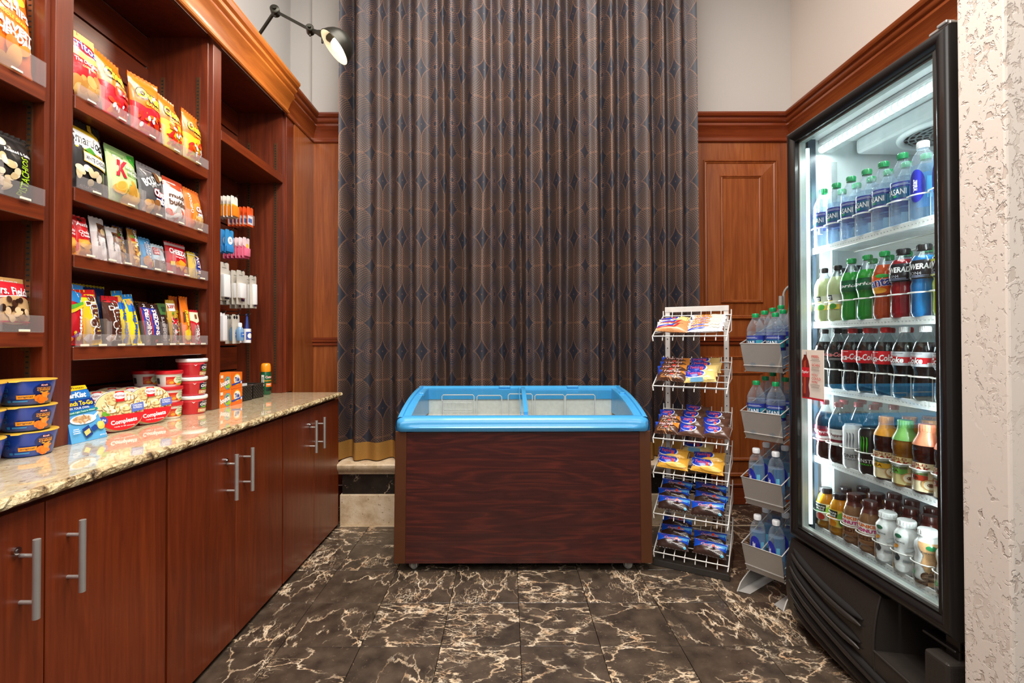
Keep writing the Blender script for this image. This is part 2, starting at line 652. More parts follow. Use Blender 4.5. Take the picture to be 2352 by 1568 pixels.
def marble_mat(name, thr0, amount, dk=1.0):
    m, nt, b = newmat(name)
    tc = N(nt, 'ShaderNodeTexCoord')
    oi = N(nt, 'ShaderNodeObjectInfo')
    vm = N(nt, 'ShaderNodeVectorMath', operation='SCALE'); vm.inputs[0].default_value = (31.7, 17.3, 11.9)
    L(nt, oi.outputs['Random'], vm.inputs['Scale'])
    va = N(nt, 'ShaderNodeVectorMath', operation='ADD')
    L(nt, tc.outputs['Object'], va.inputs[0]); L(nt, vm.outputs[0], va.inputs[1])
    p = va.outputs[0]

    def warp(src, sc, amt):
        n = N(nt, 'ShaderNodeTexNoise', ins={'Scale': sc, 'Detail': 5.0, 'Roughness': .6})
        L(nt, src, n.inputs['Vector'])
        s = N(nt, 'ShaderNodeVectorMath', operation='SUBTRACT'); s.inputs[1].default_value = (.5, .5, .5)
        L(nt, n.outputs['Color'], s.inputs[0])
        k = N(nt, 'ShaderNodeVectorMath', operation='SCALE', ins={'Scale': amt})
        L(nt, s.outputs[0], k.inputs[0])
        a = N(nt, 'ShaderNodeVectorMath', operation='ADD')
        L(nt, src, a.inputs[0]); L(nt, k.outputs[0], a.inputs[1])
        return a.outputs[0]

    def cracks(src, sc, w):
        vo = N(nt, 'ShaderNodeTexVoronoi', feature='DISTANCE_TO_EDGE', ins={'Scale': sc})
        L(nt, src, vo.inputs['Vector'])
        r = N(nt, 'ShaderNodeMapRange', ins={1: 0.0, 2: w, 3: 1.0, 4: 0.0})
        L(nt, vo.outputs['Distance'], r.inputs[0])
        return r.outputs[0]
    mp = N(nt, 'ShaderNodeMapping'); mp.inputs['Scale'].default_value = (1, 1.9, 1)
    mp.inputs['Rotation'].default_value = (0, 0, .5)
    L(nt, p, mp.inputs[0]); q = mp.outputs[0]
    w1 = warp(q, 5, .35); w2 = warp(q, 13, .16)
    v1 = cracks(w1, 3.2, .030)
    v2 = cracks(w2, 8.5, .040)
    v3 = cracks(w2, 19, .06)
    rv = oi.outputs['Random']
    dens = mth(nt, 'MULTIPLY', mth(nt, 'SUBTRACT', mth(nt, 'FRACT', mth(nt, 'MULTIPLY', rv, 7.31)), .5), .22)
    mask = noise(nt, p, 6, 3, .55, .4)
    mk = mth(nt, 'ADD', mask, dens)

    def gate(x, lo, hi):
        r = N(nt, 'ShaderNodeMapRange', ins={1: lo, 2: hi, 3: 0.0, 4: 1.0}); L(nt, x, r.inputs[0]); return r.outputs[0]
    a1 = mth(nt, 'MULTIPLY', v1, gate(mk, thr0 - .15, thr0 + .03))
    a2 = mth(nt, 'MULTIPLY', v2, gate(mk, thr0, thr0 + .14))
    a3 = mth(nt, 'MULTIPLY', mth(nt, 'MULTIPLY', v3, .8), gate(mk, thr0 + .04, thr0 + .2))
    blot = mth(nt, 'MULTIPLY', gate(noise(nt, w1, 7, 5, .62), .635, .675), gate(mk, thr0 + .0, thr0 + .14))
    veins = mth(nt, 'MAXIMUM', mth(nt, 'MAXIMUM', a1, a2), mth(nt, 'MAXIMUM', a3, blot))
    veins = mth(nt, 'MULTIPLY', veins, amount)
    base = ramp(nt, noise(nt, p, 14, 4), [(.3, (52 * dk, 43 * dk, 36 * dk)), (.5, (70 * dk, 59 * dk, 49 * dk)), (.75, (90 * dk, 76 * dk, 63 * dk))])
    vc = ramp(nt, noise(nt, p, 24, 3), [(.3, (210, 164, 122)), (.5, (240, 212, 176)), (.7, (250, 232, 206))])
    fine = gate(noise(nt, w2, 60, 3, .6), .66, .72)
    base2 = mixc(nt, mth(nt, 'MULTIPLY', fine, .45), base, (170, 140, 110))
    L(nt, mixc(nt, veins, base2, vc), b.inputs['Base Color'])
    b.inputs['Roughness'].default_value = .2
    L(nt, mth(nt, 'ADD', .14, mth(nt, 'MULTIPLY', noise(nt, p, 9, 3), .2)), b.inputs['Roughness'])
    return m


M['marble'] = marble_mat('dark_veined_marble', .535, .88)
M['marble2'] = marble_mat('dark_marble_band', .52, .8, .5)


def stone_mat():
    m, nt, b = newmat('cream_limestone')
    v = coords(nt)
    n = noise(nt, v, 9, 6, .65, .3)
    pit = ramp(nt, noise(nt, v, 60, 3), [(.28, (0, 0, 0)), (.36, (255, 255, 255))])
    c = ramp(nt, n, [(.3, (170, 142, 106)), (.5, (206, 184, 152)), (.7, (222, 204, 178))])
    L(nt, mixc(nt, pit, (142, 116, 86), c), b.inputs['Base Color'])
    b.inputs['Roughness'].default_value = .6
    bump(nt, noise(nt, v, 40, 5, .6), .35, .006, b)
    return m


M['stone'] = stone_mat()


def stucco_mat():
    m, nt, b = newmat('troweled_stucco')
    v = coords(nt, (1, 1, .6), rand=False)
    big = noise(nt, v, 4.5, 4, .55, .6)
    n1 = noise(nt, coords(nt, (1, 1, .8), rand=False), 46, 4, .55, 1.2)
    n2 = noise(nt, coords(nt, (1, 1, .4), rand=False), 20, 4, .6, 1.8)

    def gate(x, lo, hi):
        r = N(nt, 'ShaderNodeMapRange', ins={1: lo, 2: hi, 3: 0.0, 4: 1.0}); L(nt, x, r.inputs[0]); return r.outputs[0]
    pits = gate(mth(nt, 'ADD', mth(nt, 'MULTIPLY', n1, .55), mth(nt, 'MULTIPLY', n2, .45)), .425, .475)
    thr = gate(big, .40, .60)
    h = mth(nt, 'MAXIMUM', pits, thr)
    h = mth(nt, 'ADD', h, mth(nt, 'MULTIPLY', noise(nt, v, 150, 3), .05))
    L(nt, mixc(nt, h, (206, 190, 176), (228, 216, 204)), b.inputs['Base Color'])
    b.inputs['Roughness'].default_value = .6
    bump(nt, h, .55, .007, b)
    return m


M['stucco'] = stucco_mat()


def laminate_mat():
    m, nt, b = newmat('rosewood_laminate')
    v = coords(nt, (.9, 1, 7), rand=False)
    wv = N(nt, 'ShaderNodeTexNoise', ins={'Scale': 1.5, 'Detail': 3.0, 'Distortion': .5}); L(nt, v, wv.inputs['Vector'])
    rings = mth(nt, 'FRACT', mth(nt, 'MULTIPLY', wv.outputs['Fac'], 8.0))
    tri = mth(nt, 'ABSOLUTE', mth(nt, 'SUBTRACT', mth(nt, 'MULTIPLY', rings, 2.0), 1.0))
    gr = noise(nt, coords(nt, (2.2, 1, 110), rand=False), 1.2, 4, .55)
    f = mth(nt, 'ADD', mth(nt, 'MULTIPLY', tri, .24), mth(nt, 'ADD', mth(nt, 'MULTIPLY', gr, .50), mth(nt, 'MULTIPLY', wv.outputs['Fac'], .25)))
    c = ramp(nt, f, [(.30, (48, 17, 15)), (.5, (66, 24, 20)), (.70, (92, 36, 26))])
    L(nt, c, b.inputs['Base Color'])
    b.inputs['Roughness'].default_value = .36
    b.inputs['Coat Weight'].default_value = .15
    return m


M['laminate'] = laminate_mat()


def curtain_mat():
    m, nt, b = newmat('jacquard_curtain_cloth')
    tc = N(nt, 'ShaderNodeTexCoord')
    sep = N(nt, 'ShaderNodeSeparateXYZ'); L(nt, tc.outputs['UV'], sep.inputs[0])
    W, H = .235, .369

    def cell(px, size):  # -1..1 inside a repeat
        return mth(nt, 'SUBTRACT', mth(nt, 'MULTIPLY', mth(nt, 'FRACT', mth(nt, 'DIVIDE', px, size)), 2.0), 1.0)

    def smooth(x, lo, hi, a=0.0, c=1.0):
        r = N(nt, 'ShaderNodeMapRange', ins={1: lo, 2: hi, 3: a, 4: c}); L(nt, x, r.inputs[0]); return r.outputs[0]
    ax = mth(nt, 'ABSOLUTE', cell(sep.outputs[0], W)); ay = mth(nt, 'ABSOLUTE', cell(sep.outputs[1], H))
    ix = mth(nt, 'SUBTRACT', 1.0, ax); iy = mth(nt, 'SUBTRACT', 1.0, ay)

    def shape(u, v, ru, rv, p):
        return mth(nt, 'ADD', mth(nt, 'POWER', mth(nt, 'DIVIDE', u, ru), p), mth(nt, 'POWER', mth(nt, 'DIVIDE', v, rv), p))
    dC = shape(ax, iy, .60, .50, 2.0)          # round medallion
    dD = shape(ix, iy, .56, .44, .72)          # diamond on the column line
    dE = shape(ax, ay, .46, .36, .72)          # smaller diamond between medallions
    inC = smooth(dC, .98, 1.02, 1, 0); inD = smooth(dD, .98, 1.02, 1, 0); inE = smooth(dE, .98, 1.02, 1, 0)

    # dots set in rings round each medallion
    r0 = mth(nt, 'SQRT', dC)
    q = mth(nt, 'MULTIPLY', r0, 7.0)
    ri = mth(nt, 'FLOOR', q)
    ang = mth(nt, 'DIVIDE', mth(nt, 'ARCTAN2', mth(nt, 'DIVIDE', iy, .50), mth(nt, 'DIVIDE', ax, .60)), 2 * pi)
    ta = mth(nt, 'ADD', mth(nt, 'MULTIPLY', ang, mth(nt, 'MULTIPLY', mth(nt, 'MINIMUM', ri, 11.0), 8.0)), mth(nt, 'MULTIPLY', ri, .5))
    dx = mth(nt, 'SUBTRACT', mth(nt, 'FRACT', q), .5); dy = mth(nt, 'SUBTRACT', mth(nt, 'FRACT', ta), .5)
    dd = mth(nt, 'SQRT', mth(nt, 'ADD', mth(nt, 'MULTIPLY', dx, dx), mth(nt, 'MULTIPLY', dy, dy)))

    def dots(size, soft):
        return smooth(mth(nt, 'SUBTRACT', size, dd), -soft, soft)
    big = mth(nt, 'MULTIPLY', dots(smooth(r0, 0, .95, .46, .20), .06), smooth(dC, .86, .92, 1, 0))
    small = dots(smooth(r0, 1.0, 2.0, .20, .32), .08)
    rings = smooth(mth(nt, 'SINE', mth(nt, 'MULTIPLY', mth(nt, 'SQRT', dC), 46.0)), .1, .9)
    leaf = mth(nt, 'MULTIPLY', mth(nt, 'SUBTRACT', 1.0, inC), mth(nt, 'MULTIPLY', mth(nt, 'SUBTRACT', 1.0, inD), mth(nt, 'SUBTRACT', 1.0, inE)))
    nearC = smooth(dC, 1.0, 1.7, 1, 0)
    pat = mth(nt, 'ADD', mth(nt, 'MULTIPLY', rings, mth(nt, 'MULTIPLY', nearC, .42)), mth(nt, 'MULTIPLY', small, mth(nt, 'SUBTRACT', 1.0, nearC)))

    def rim(d, w): return smooth(mth(nt, 'ABSOLUTE', mth(nt, 'SUBTRACT', d, 1.03)), .0, w, 1, 0)
    line = mth(nt, 'MULTIPLY', smooth(ix, .02, .05, 1, 0), mth(nt, 'SUBTRACT', 1.0, inD))
    band = mth(nt, 'MULTIPLY', smooth(ay, .02, .05, .6, 0), leaf)
    copper = mth(nt, 'MULTIPLY', pat, leaf)
    for x_ in (mth(nt, 'MULTIPLY', big, inC), mth(nt, 'MULTIPLY', rim(dD, .10), 1.0), mth(nt, 'MULTIPLY', rim(dE, .10), .7), mth(nt, 'MULTIPLY', rim(dC, .08), .5), line, band, smooth(dD, .16, .2, .9, 0)):
        copper = mth(nt, 'MAXIMUM', copper, x_)
    th = noise(nt, tc.outputs['UV'], 420, 2)
    ground = mixc(nt, leaf, (31, 32, 43), (43, 36, 36))
    ground = mixc(nt, mth(nt, 'MULTIPLY', th, .35), ground, (54, 47, 48))
    L(nt, mixc(nt, mth(nt, 'MULTIPLY', copper, .51), ground, (142, 100, 74)), b.inputs['Base Color'])
    b.inputs['Roughness'].default_value = .58
    bump(nt, mth(nt, 'ADD', copper, mth(nt, 'MULTIPLY', th, .5)), .2, .002, b)
    return m


M['curtain'] = curtain_mat()
# ============================================================ THE SETTING
def struct(g, name, mats, **k):
    o = g.build(name, mats, **k)
    o['kind'] = 'structure'
    return o


YW = 3.47       # wood wall at the back
XP = -1.40      # face of the bookcase and left panelling
XR = 2.04       # right wall
floor = struct(G().box(-2.2, 3.2, -2.6, 3.7, -.06, -.012), 'floor', M['dark'])
T = .3085
tile_me = None
for i in range(-4, 7):
    for k in range(-4, 6):
        x, y = .0486 + T * (i + .5), 1.874 + T * (k + .5)
        if x < -1.25 or x > 2.0 or y > 3.45:
            continue
        if tile_me is None:
            s = T / 2 - .0011
            t = G().box(-s, s, -s, s, -.012, 0).build('tile', M['marble'], floor, bev=.0012)
            tile_me = t.data
        else:
            t = bpy.data.objects.new('tile', tile_me)
            COL.objects.link(t); t.parent = floor
        t.location = (x, y, 0)
        t.rotation_euler = (0, 0, RND.choice([0, 1, 2, 3]) * pi / 2)
# strip of floor beyond the last whole row, and a pale threshold line at the foot of the plinth
t = G().box(-1.3, 2.04, 3.418, 3.47, -.012, 0).build('tile', M['marble'], floor)

struct(G().box(-2.2, 3.2, -2.6, 3.7, 4.2, 4.25), 'ceiling', M['plaster'])
struct(G().box(-1.78, -1.715, .2, 3.56, 0, 2.70).box(-1.78, -1.575, .2, 3.56, 2.70, 4.2), 'wall_left', M['plaster'])
struct(G().box(-1.78, 2.4, 3.50, 3.58, 0, 4.2).box(-1.397, -1.02, 3.45, 3.50, 2.72, 4.2), 'wall_back', M['plaster'])
struct(G().box(2.07, 2.14, 1.2, 3.58, 0, 4.2), 'wall_right', M['plaster_w'])
struct(G().box(1.172, 3.2, 1.13, 1.25, 0, 4.2), 'wall_stucco', M['stucco'], bev=.006, seg=2)

# wainscot on the back wall
wain = struct(G().box(XP, XR + .02, YW, 3.50, 0, 2.62), 'wall_wainscot', M['panel'])


def frame_mould(name, x0, x1, z0, z1, y, w=.028, d=.016):
    """picture-frame moulding with mitred corners and a stepped profile"""
    g = G()
    prof = [(0, 0), (0, d * .55), (w * .18, d), (w * .38, d * .95), (w * .5, d * .5), (w * .7, d * .62), (w, d * .25), (w, 0)]
    for (ax, az, bx, bz) in ((x0, z0, x1, z0), (x1, z0, x1, z1), (x1, z1, x0, z1), (x0, z1, x0, z0)):
        def f(t, q, h):
            cx, cz = (x0 + x1) / 2, (z0 + z1) / 2
            px, pz = ax + (bx - ax) * t, az + (bz - az) * t
            sx, sz = (q if px < cx else -q), (q if pz < cz else -q)
            return (px + sx, y - h, pz + sz)
        g.sweep(prof, f, [0, 1])
    return g.build(name, M['panel_x'] if x1 - x0 > z1 - z0 else M['panel'], wain)


def wain_panel(xa, xb, za, zb):
    frame_mould('panel_moulding', xa, xb, za, zb, YW)
    bw = .115
    g = G()
    # sloping raised field inside the outer moulding
    i = .028
    A = [(xa + i, YW - .004, za + i), (xb - i, YW - .004, za + i), (xb - i, YW - .004, zb - i), (xa + i, YW - .004, zb - i)]
    B = [(xa + bw, YW - .014, za + bw), (xb - bw, YW - .014, za + bw), (xb - bw, YW - .014, zb - bw), (xa + bw, YW - .014, zb - bw)]
    g.add(A + B, [(0, 1, 5, 4), (1, 2, 6, 5), (2, 3, 7, 6), (3, 0, 4, 7), (4, 5, 6, 7)])
    g.build('raised_panel', M['panel'], wain)
    frame_mould('panel_moulding', xa + bw, xb - bw, za + bw, zb - bw, YW - .012, .022, .012)


wain_panel(1.412, 1.945, 1.325, 2.47)
wain_panel(1.412, 1.945, .20, 1.06)
g = G().box(XP, XR, YW - .012, YW, .0, .13).box(XP, XR, YW - .02, YW, .13, .15)
g.build('skirting', M['panel_x'], wain, bev=.004)
g = G().box(XP, XR, YW - .014, YW, 1.14, 1.165).box(XP, XR, YW - .022, YW, 1.165, 1.18).box(XP, XR, YW - .01, YW, 1.18, 1.2)
g.build('panel_moulding', M['panel_x'], wain, bev=.004)

# left panelling between the bookcase and the corner
struct(G().box(-1.715, -1.392, 3.16, YW, 0, 2.62), 'wall_panel_left', M['panel'])
struct(G().box(2.02, 2.07, 1.25, YW, 0, 2.62), 'wall_panel_right', M['panel'])

# crown moulding
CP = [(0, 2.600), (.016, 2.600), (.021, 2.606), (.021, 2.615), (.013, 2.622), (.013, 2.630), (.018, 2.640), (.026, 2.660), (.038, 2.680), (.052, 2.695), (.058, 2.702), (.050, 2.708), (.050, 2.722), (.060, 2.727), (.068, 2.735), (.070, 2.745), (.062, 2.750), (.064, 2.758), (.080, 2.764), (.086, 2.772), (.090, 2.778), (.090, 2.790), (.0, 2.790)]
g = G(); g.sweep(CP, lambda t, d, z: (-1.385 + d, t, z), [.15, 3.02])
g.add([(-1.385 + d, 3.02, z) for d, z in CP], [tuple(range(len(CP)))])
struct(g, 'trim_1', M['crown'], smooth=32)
CB = [(d * .82, z) for d, z in CP]
struct(G().sweep(CB, lambda t, d, z: (-1.40 + d, t - (d if t > 3.3 else 0), z), [3.02, YW]), 'trim_2', M['panel_y'], smooth=32)
struct(G().sweep(CB, lambda t, d, z: (t + (d if t < 0 else -d), YW - d, z), [-1.40, XR]), 'trim_3', M['panel_x'], smooth=32)
struct(G().sweep(CB, lambda t, d, z: (XR - d, t - (d if t > 3.3 else 0), z), [YW, 1.25]), 'trim_4', M['panel_y'], smooth=32)

# stone plinth under the curtained window
pl = thing('trim_5', None, None); pl['kind'] = 'structure'
PX0, PX1 = -1.066, 1.30
G().box(PX0, PX1, 3.08, YW - .025, 0, .198).build('base_stone', M['stone'], pl, bev=.006, seg=2)
G().box(PX0 + .012, PX1, 3.095, YW - .025, .198, .327).build('marble_band', M['marble2'], pl)
prof = [(3.09, .327), (3.075, .330), (3.072, .342), (3.062, .350), (3.05, .362), (3.042, .378), (3.042, .392), (3.05, .400), (YW - .025, .402)]
g = G().sweep(prof, lambda t, y, z: (t, y, z), [PX0 - .012, PX1])
g.add([(PX0 - .012, y, z) for y, z in prof] + [(PX0 - .012, YW - .025, .327)], [tuple(range(len(prof) + 1))])
g.build('stone_sill', M['stone'], pl, smooth=40)
g = G().box(-1.06, 2.03, 3.066, 3.078, 0, .004)
struct(g, 'trim_6', M['stone'])

# ============================================================ CURTAIN
def curtain():
    root = thing('curtain', 'tall dark navy and copper patterned curtain with gold hem behind the chest freezer', 'curtain', (0, 0, 0))
    r = random.Random(5)
    x0, x1 = -1.085, 1.235
    # fold table: start, width, valley depth, ridge offset, phase
    ks = []
    x = x0
    k = 0
    while x < x1 - .04:
        w = r.uniform(.085, .14)
        deep = r.uniform(.085, .140) if k % 3 != 1 else r.uniform(.04, .07)
        ks.append([x, w, deep, r.uniform(0, .022), r.uniform(0, 6), r.uniform(.40, .60)])
        x += w
        k += 1
    ks[-1][1] = x1 - ks[-1][0]
    nseg = 14

    def section(z):
        zz = (z - .4) / 3.5
        pts = []
        for i, (xs_, w, D, off, ph, mid) in enumerate(ks):
            off2 = ks[i + 1][3] if i + 1 < len(ks) else off
            for j in range(nseg + (i == len(ks) - 1)):
                t = j / nseg
                tt = t ** (math.log(.5) / math.log(mid))
                y = off + (off2 - off) * t + D * sin(pi * tt) ** 2.0 * (.88 + .12 * sin(zz * 5 + ph))
                xx = xs_ + w * t + sin(zz * 4.2 + ph) * .007 * sin(pi * t) + .004 * sin(zz * 9 + 2 * ph) * sin(pi * t)
                xx = xx * (1 + .012 * (1 - zz))
                pts.append((xx, 3.10 + y * (1.1 - .2 * zz)))
        return pts

    def sheet(zs, off=0.0):
        g = G(); rows = [section(z) for z in zs]
        n = len(rows[0])
        base = rows[0]
        u = [0]
        for i in range(1, n):
            u.append(u[-1] + sqrt((base[i][0] - base[i - 1][0]) ** 2 + (base[i][1] - base[i - 1][1]) ** 2))
        g.uv = []
        for z, row in zip(zs, rows):
            for i, (a, b) in enumerate(row):
                g.v.append((a, b - off, z)); g.uv.append((u[i], z))
        for k in range(len(zs) - 1):
            for i in range(n - 1):
                g.f.append([k * n + i, k * n + i + 1, (k + 1) * n + i + 1, (k + 1) * n + i]); g.mi.append(0); g.c.append(g.cc)
        return g
    sheet([.515 + 3.4 * i / 14 for i in range(15)]).build('cloth', M['curtain'], root, smooth=180)
    sheet([.408, .43, .46, .50, .521], .003).build('gold_hem', M['brass_velvet'], root, smooth=180)
    # rail at the top, above the picture
    G().tube([(x0 - .05, 3.15, 3.93), (x1 + .05, 3.15, 3.93)], .018).build('curtain_rail', M['bronze'], root, smooth=40)
    return root


curtain()

# ============================================================ BASE CABINETS AND WORKTOP
XD = -1.071
def cabinet(y0, y1, split, label, name='base_cabinet'):
    c = thing(name, label, 'cabinet', (0, 0, 0), group='base cabinets under the granite worktop')
    G().box(-1.70, XD - .022, y0, y1, .06, .818).build('carcass', M['cherry'], c, bev=.002)
    G().box(-1.66, XD - .05, y0 + .002, y1 - .002, 0, .06).build('toe_kick', M['dark'], c)
    for k, (a, b) in enumerate(((y0 + .003, split - .0018), (split + .0018, y1 - .003))):
        d = G().box(XD - .02, XD, a, b, .018, .808).build('door', M['door'], c, bev=.0015)
        hy = split - .058 if k == 0 else split + .057
        h = G()
        h.tube([(XD + .036, hy, .570), (XD + .036, hy, .744)], .0072, 14)
        for z in (.606, .708):
            h.tube([(XD, hy, z), (XD + .036, hy, z)], .0046, 10)
        hd = h.build('handle', M['steel'], d, smooth=40)
        if k == 0:
            G().tube([(XD - .001, hy - .012, .724), (XD + .007, hy - .012, .724)], .0085, 16).tube([(XD + .007, hy - .012, .724), (XD + .009, hy - .012, .724)], .004, 10).build('lock', M['chrome'], d, smooth=40)
    return c


cabinet(.735, 1.524, 1.125, 'mahogany base cabinet nearest the camera with two long bar handles')
cabinet(1.530, 2.308, 1.911, 'middle mahogany base cabinet below the red soup bowls')
cabinet(2.314, 3.075, 2.684, 'mahogany base cabinet at the far end beside the curtain')
G().box(-1.7, XD - .03, 1.5245, 1.5295, .02, .81).build('filler_strip', M['cherry'], None)
bpy.data.objects['filler_strip']['kind'] = 'structure'; bpy.data.objects['filler_strip'].name = 'trim_7'

wt = thing('worktop', 'speckled cream granite worktop with rough chiselled front edge', 'worktop')
G().box(-1.71, -1.062, .60, 3.068, .822, .850).build('slab', M['granite'], wt)
r = random.Random(3)
g = G()
ny = 190
rows = []
for j in range(ny + 1):
    y = .60 + 2.478 * j / ny
    rows.append([(-1.062, y, .850), (-1.056 + r.uniform(-.003, .001), y, .8495 + r.uniform(-.001, 0)), (-1.049 + r.uniform(-.003, .003), y, .843 + r.uniform(-.002, .002)), (-1.047 + r.uniform(-.003, .003), y, .834 + r.uniform(-.003, .003)), (-1.052 + r.uniform(-.003, .003), y, .826), (-1.062, y, .822)])
for row in rows: g.v.extend(row)
for j in range(ny):
    for i in range(5):
        g.f.append([j * 6 + i, (j + 1) * 6 + i, (j + 1) * 6 + i + 1, j * 6 + i + 1][::-1]); g.mi.append(0); g.c.append(g.cc)
g.add(rows[-1], [(0, 1, 2, 3, 4, 5)])
g.build('chiselled_edge', M['granite_edge'], wt)
# far chiselled edge
G().box(-1.71, -1.062, 3.068, 3.078, .823, .849).build('end_edge', M['granite_edge'], wt, bev=.003)

# ============================================================ BOOKCASE (three bays)
XB = -1.698
def bay(name, label, y0, y1, shelves, stile, top=2.63):
    b = thing(name, label, 'bookcase', group='built-in bookcase bays on the granite worktop')
    z0 = .851
    # side panels
    for (a, c2) in ((y0 - .018, y0), (y1, y1 + .018)):
        G().box(XB, XP - .012, a, c2, z0, top).build('side_panel', M['cherry_in'], b)
    for (a, c2) in stile:
        G().box(XP - .014, XP + .004, a, c2, z0, top - .001).build('stile', M['cherry'], b, bev=.0015)
    G().box(XB, XP - .015, y0, y1, top - .02, top).build('top_panel', M['cherry_in'], b)
    # grooved back built of single boards
    n = 12
    hh = (top - .02 - z0) / n
    for i in range(n):
        G().box(XB - .014, XB + .004, y0, y1, z0 + i * hh + .005, z0 + (i + 1) * hh - .005).build('back_board', M['cherry_y'], b)
    G().box(XB - .016, XB - .012, y0, y1, z0, top - .02).build('back_panel', M['dark'], b)
    for (z, th, dx) in shelves:
        G().box(XB + .005, XP - .006 + dx, y0 + .001, y1 - .001, z - th, z).build('shelf', M['cherry_y'], b, bev=.002)
    # slotted shelf standards on both sides
    for (yy, s) in ((y0, 1), (y1, -1)):
        for xx in (XB + .075, XP - .055):
            st = G().box(xx - .008, xx + .008, min(yy, yy + s * .003), max(yy, yy + s * .003), z0 + .06, 2.42).build('shelf_standard', M['metalstrip'], b)
            h = G()
            zz = z0 + .08
            while zz < 2.40:
                h.box(xx - .0045, xx + .0045, min(yy + s * .0028, yy + s * .0034), max(yy + s * .0028, yy + s * .0034), zz, zz + .005)
                zz += .0165
            hs = h.build('slots', M['dark'], st); hs['kind'] = 'stuff'
    for (z, th, dx) in shelves:
        for xx in (XB + .075, XP - .055):
            G().box(xx - .009, xx + .009, y1 - .016, y1 - .003, z - th - .012, z - th).build('shelf_clip', M['metalstrip'], b)
    return b


SA = [(1.95, .044, 0), (1.588, .044, 0), (1.205, .044, 0)]
SB = [(1.981, .044, 0), (1.680, .044, 0), (1.460, .041, 0), (1.160, .044, 0)]
SCs = [(2.217, .05, 0)]
bay('bookcase', 'near bookcase bay holding orange and black snack bags and blue cups', .72, 1.468, SA, [(1.487, 1.5455)])
bay('bookcase', 'middle bookcase bay packed with four rows of snacks and candy', 1.5655, 2.268, SB, [(2.287, 2.352)])
bay('bookcase', 'far bookcase bay with hanging packs and one high empty shelf', 2.371, 3.03, SCs, [(3.049, 3.150)])

# ============================================================ WALL LAMP
lp = thing('wall_lamp', 'dark bronze articulated wall lamp with lit dome shade above the crown moulding', 'lamp', (0, 0, 0))
j0, j1, j2 = V((-1.555, 2.96, 3.02)), V((-1.35, 2.80, 3.10)), V((-1.105, 2.70, 2.925))
G().lathe([(0, -.02), (.05, -.02), (.05, -.005), (.035, .0), (.02, .03), (0, .03)], 20).build('wall_plate', M['bronze'], lp, smooth=40, loc=(-1.557, 2.96, 3.02), rot=(0, pi / 2, 0))
G().tube([j0, j1], .0095, 10).build('lower_arm', M['bronze'], lp, smooth=40)
G().tube([j1, j2], .0085, 10).build('upper_arm', M['bronze'], lp, smooth=40)
for j, rr in ((j1, .026), (j2, .022)):
    g = G()
    ax = V((.25, -.9, .1)).normalized()
    g.tube([j - ax * .024, j - ax * .02, j + ax * .02, j + ax * .024], [rr * .8, rr, rr, rr * .8], 16)
    g.tube([j - ax * .034, j + ax * .034], rr * .42, 10)
    g.tube([j + V((0, 0, -.035)), j + V((0, 0, .02))], .006, 8)
    g.build('joint', M['bronze'], lp, smooth=40)
ax = V((-.66, -.24, -.70)).normalized()      # the way the shade opens
hc = V((-.94, 2.63, 2.785))
q = ax.to_track_quat('Z', 'Y').to_euler()
dome = [(.0, -.0985), (.012, -.098), (.024, -.095), (.04, -.088), (.062, -.072), (.080, -.050), (.092, -.022), (.097, 0), (.099, .004)]
sh = G().lathe(dome, 32).build('lamp_shade', M['bronze'], lp, smooth=60, loc=hc, rot=q)
G().lathe([(r_ - .003, z + .002) for r_, z in dome], 32).build('shade_lining', M['lamp_in'], sh, smooth=60)
nk = hc - ax * .062 + V((-.035, .01, .012))
g = G().tube([j2, j2.lerp(nk, .25), j2.lerp(nk, .35), j2.lerp(nk, .95), nk], [.011, .012, .017, .033, .026], 18)
g.tube([j2.lerp(nk, .45) + V((0, 0, -.05)), j2.lerp(nk, .45) + V((0, 0, -.02))], .006, 10)
g.build('socket', M['bronze'], lp, smooth=40)
G().lathe([(0, -.09), (.014, -.085), (.018, -.07), (.032, -.045), (.036, -.02), (.03, .0), (.015, .012), (0, .015)], 18).build('bulb', M['bulb'], lp, smooth=60, loc=hc, rot=q)

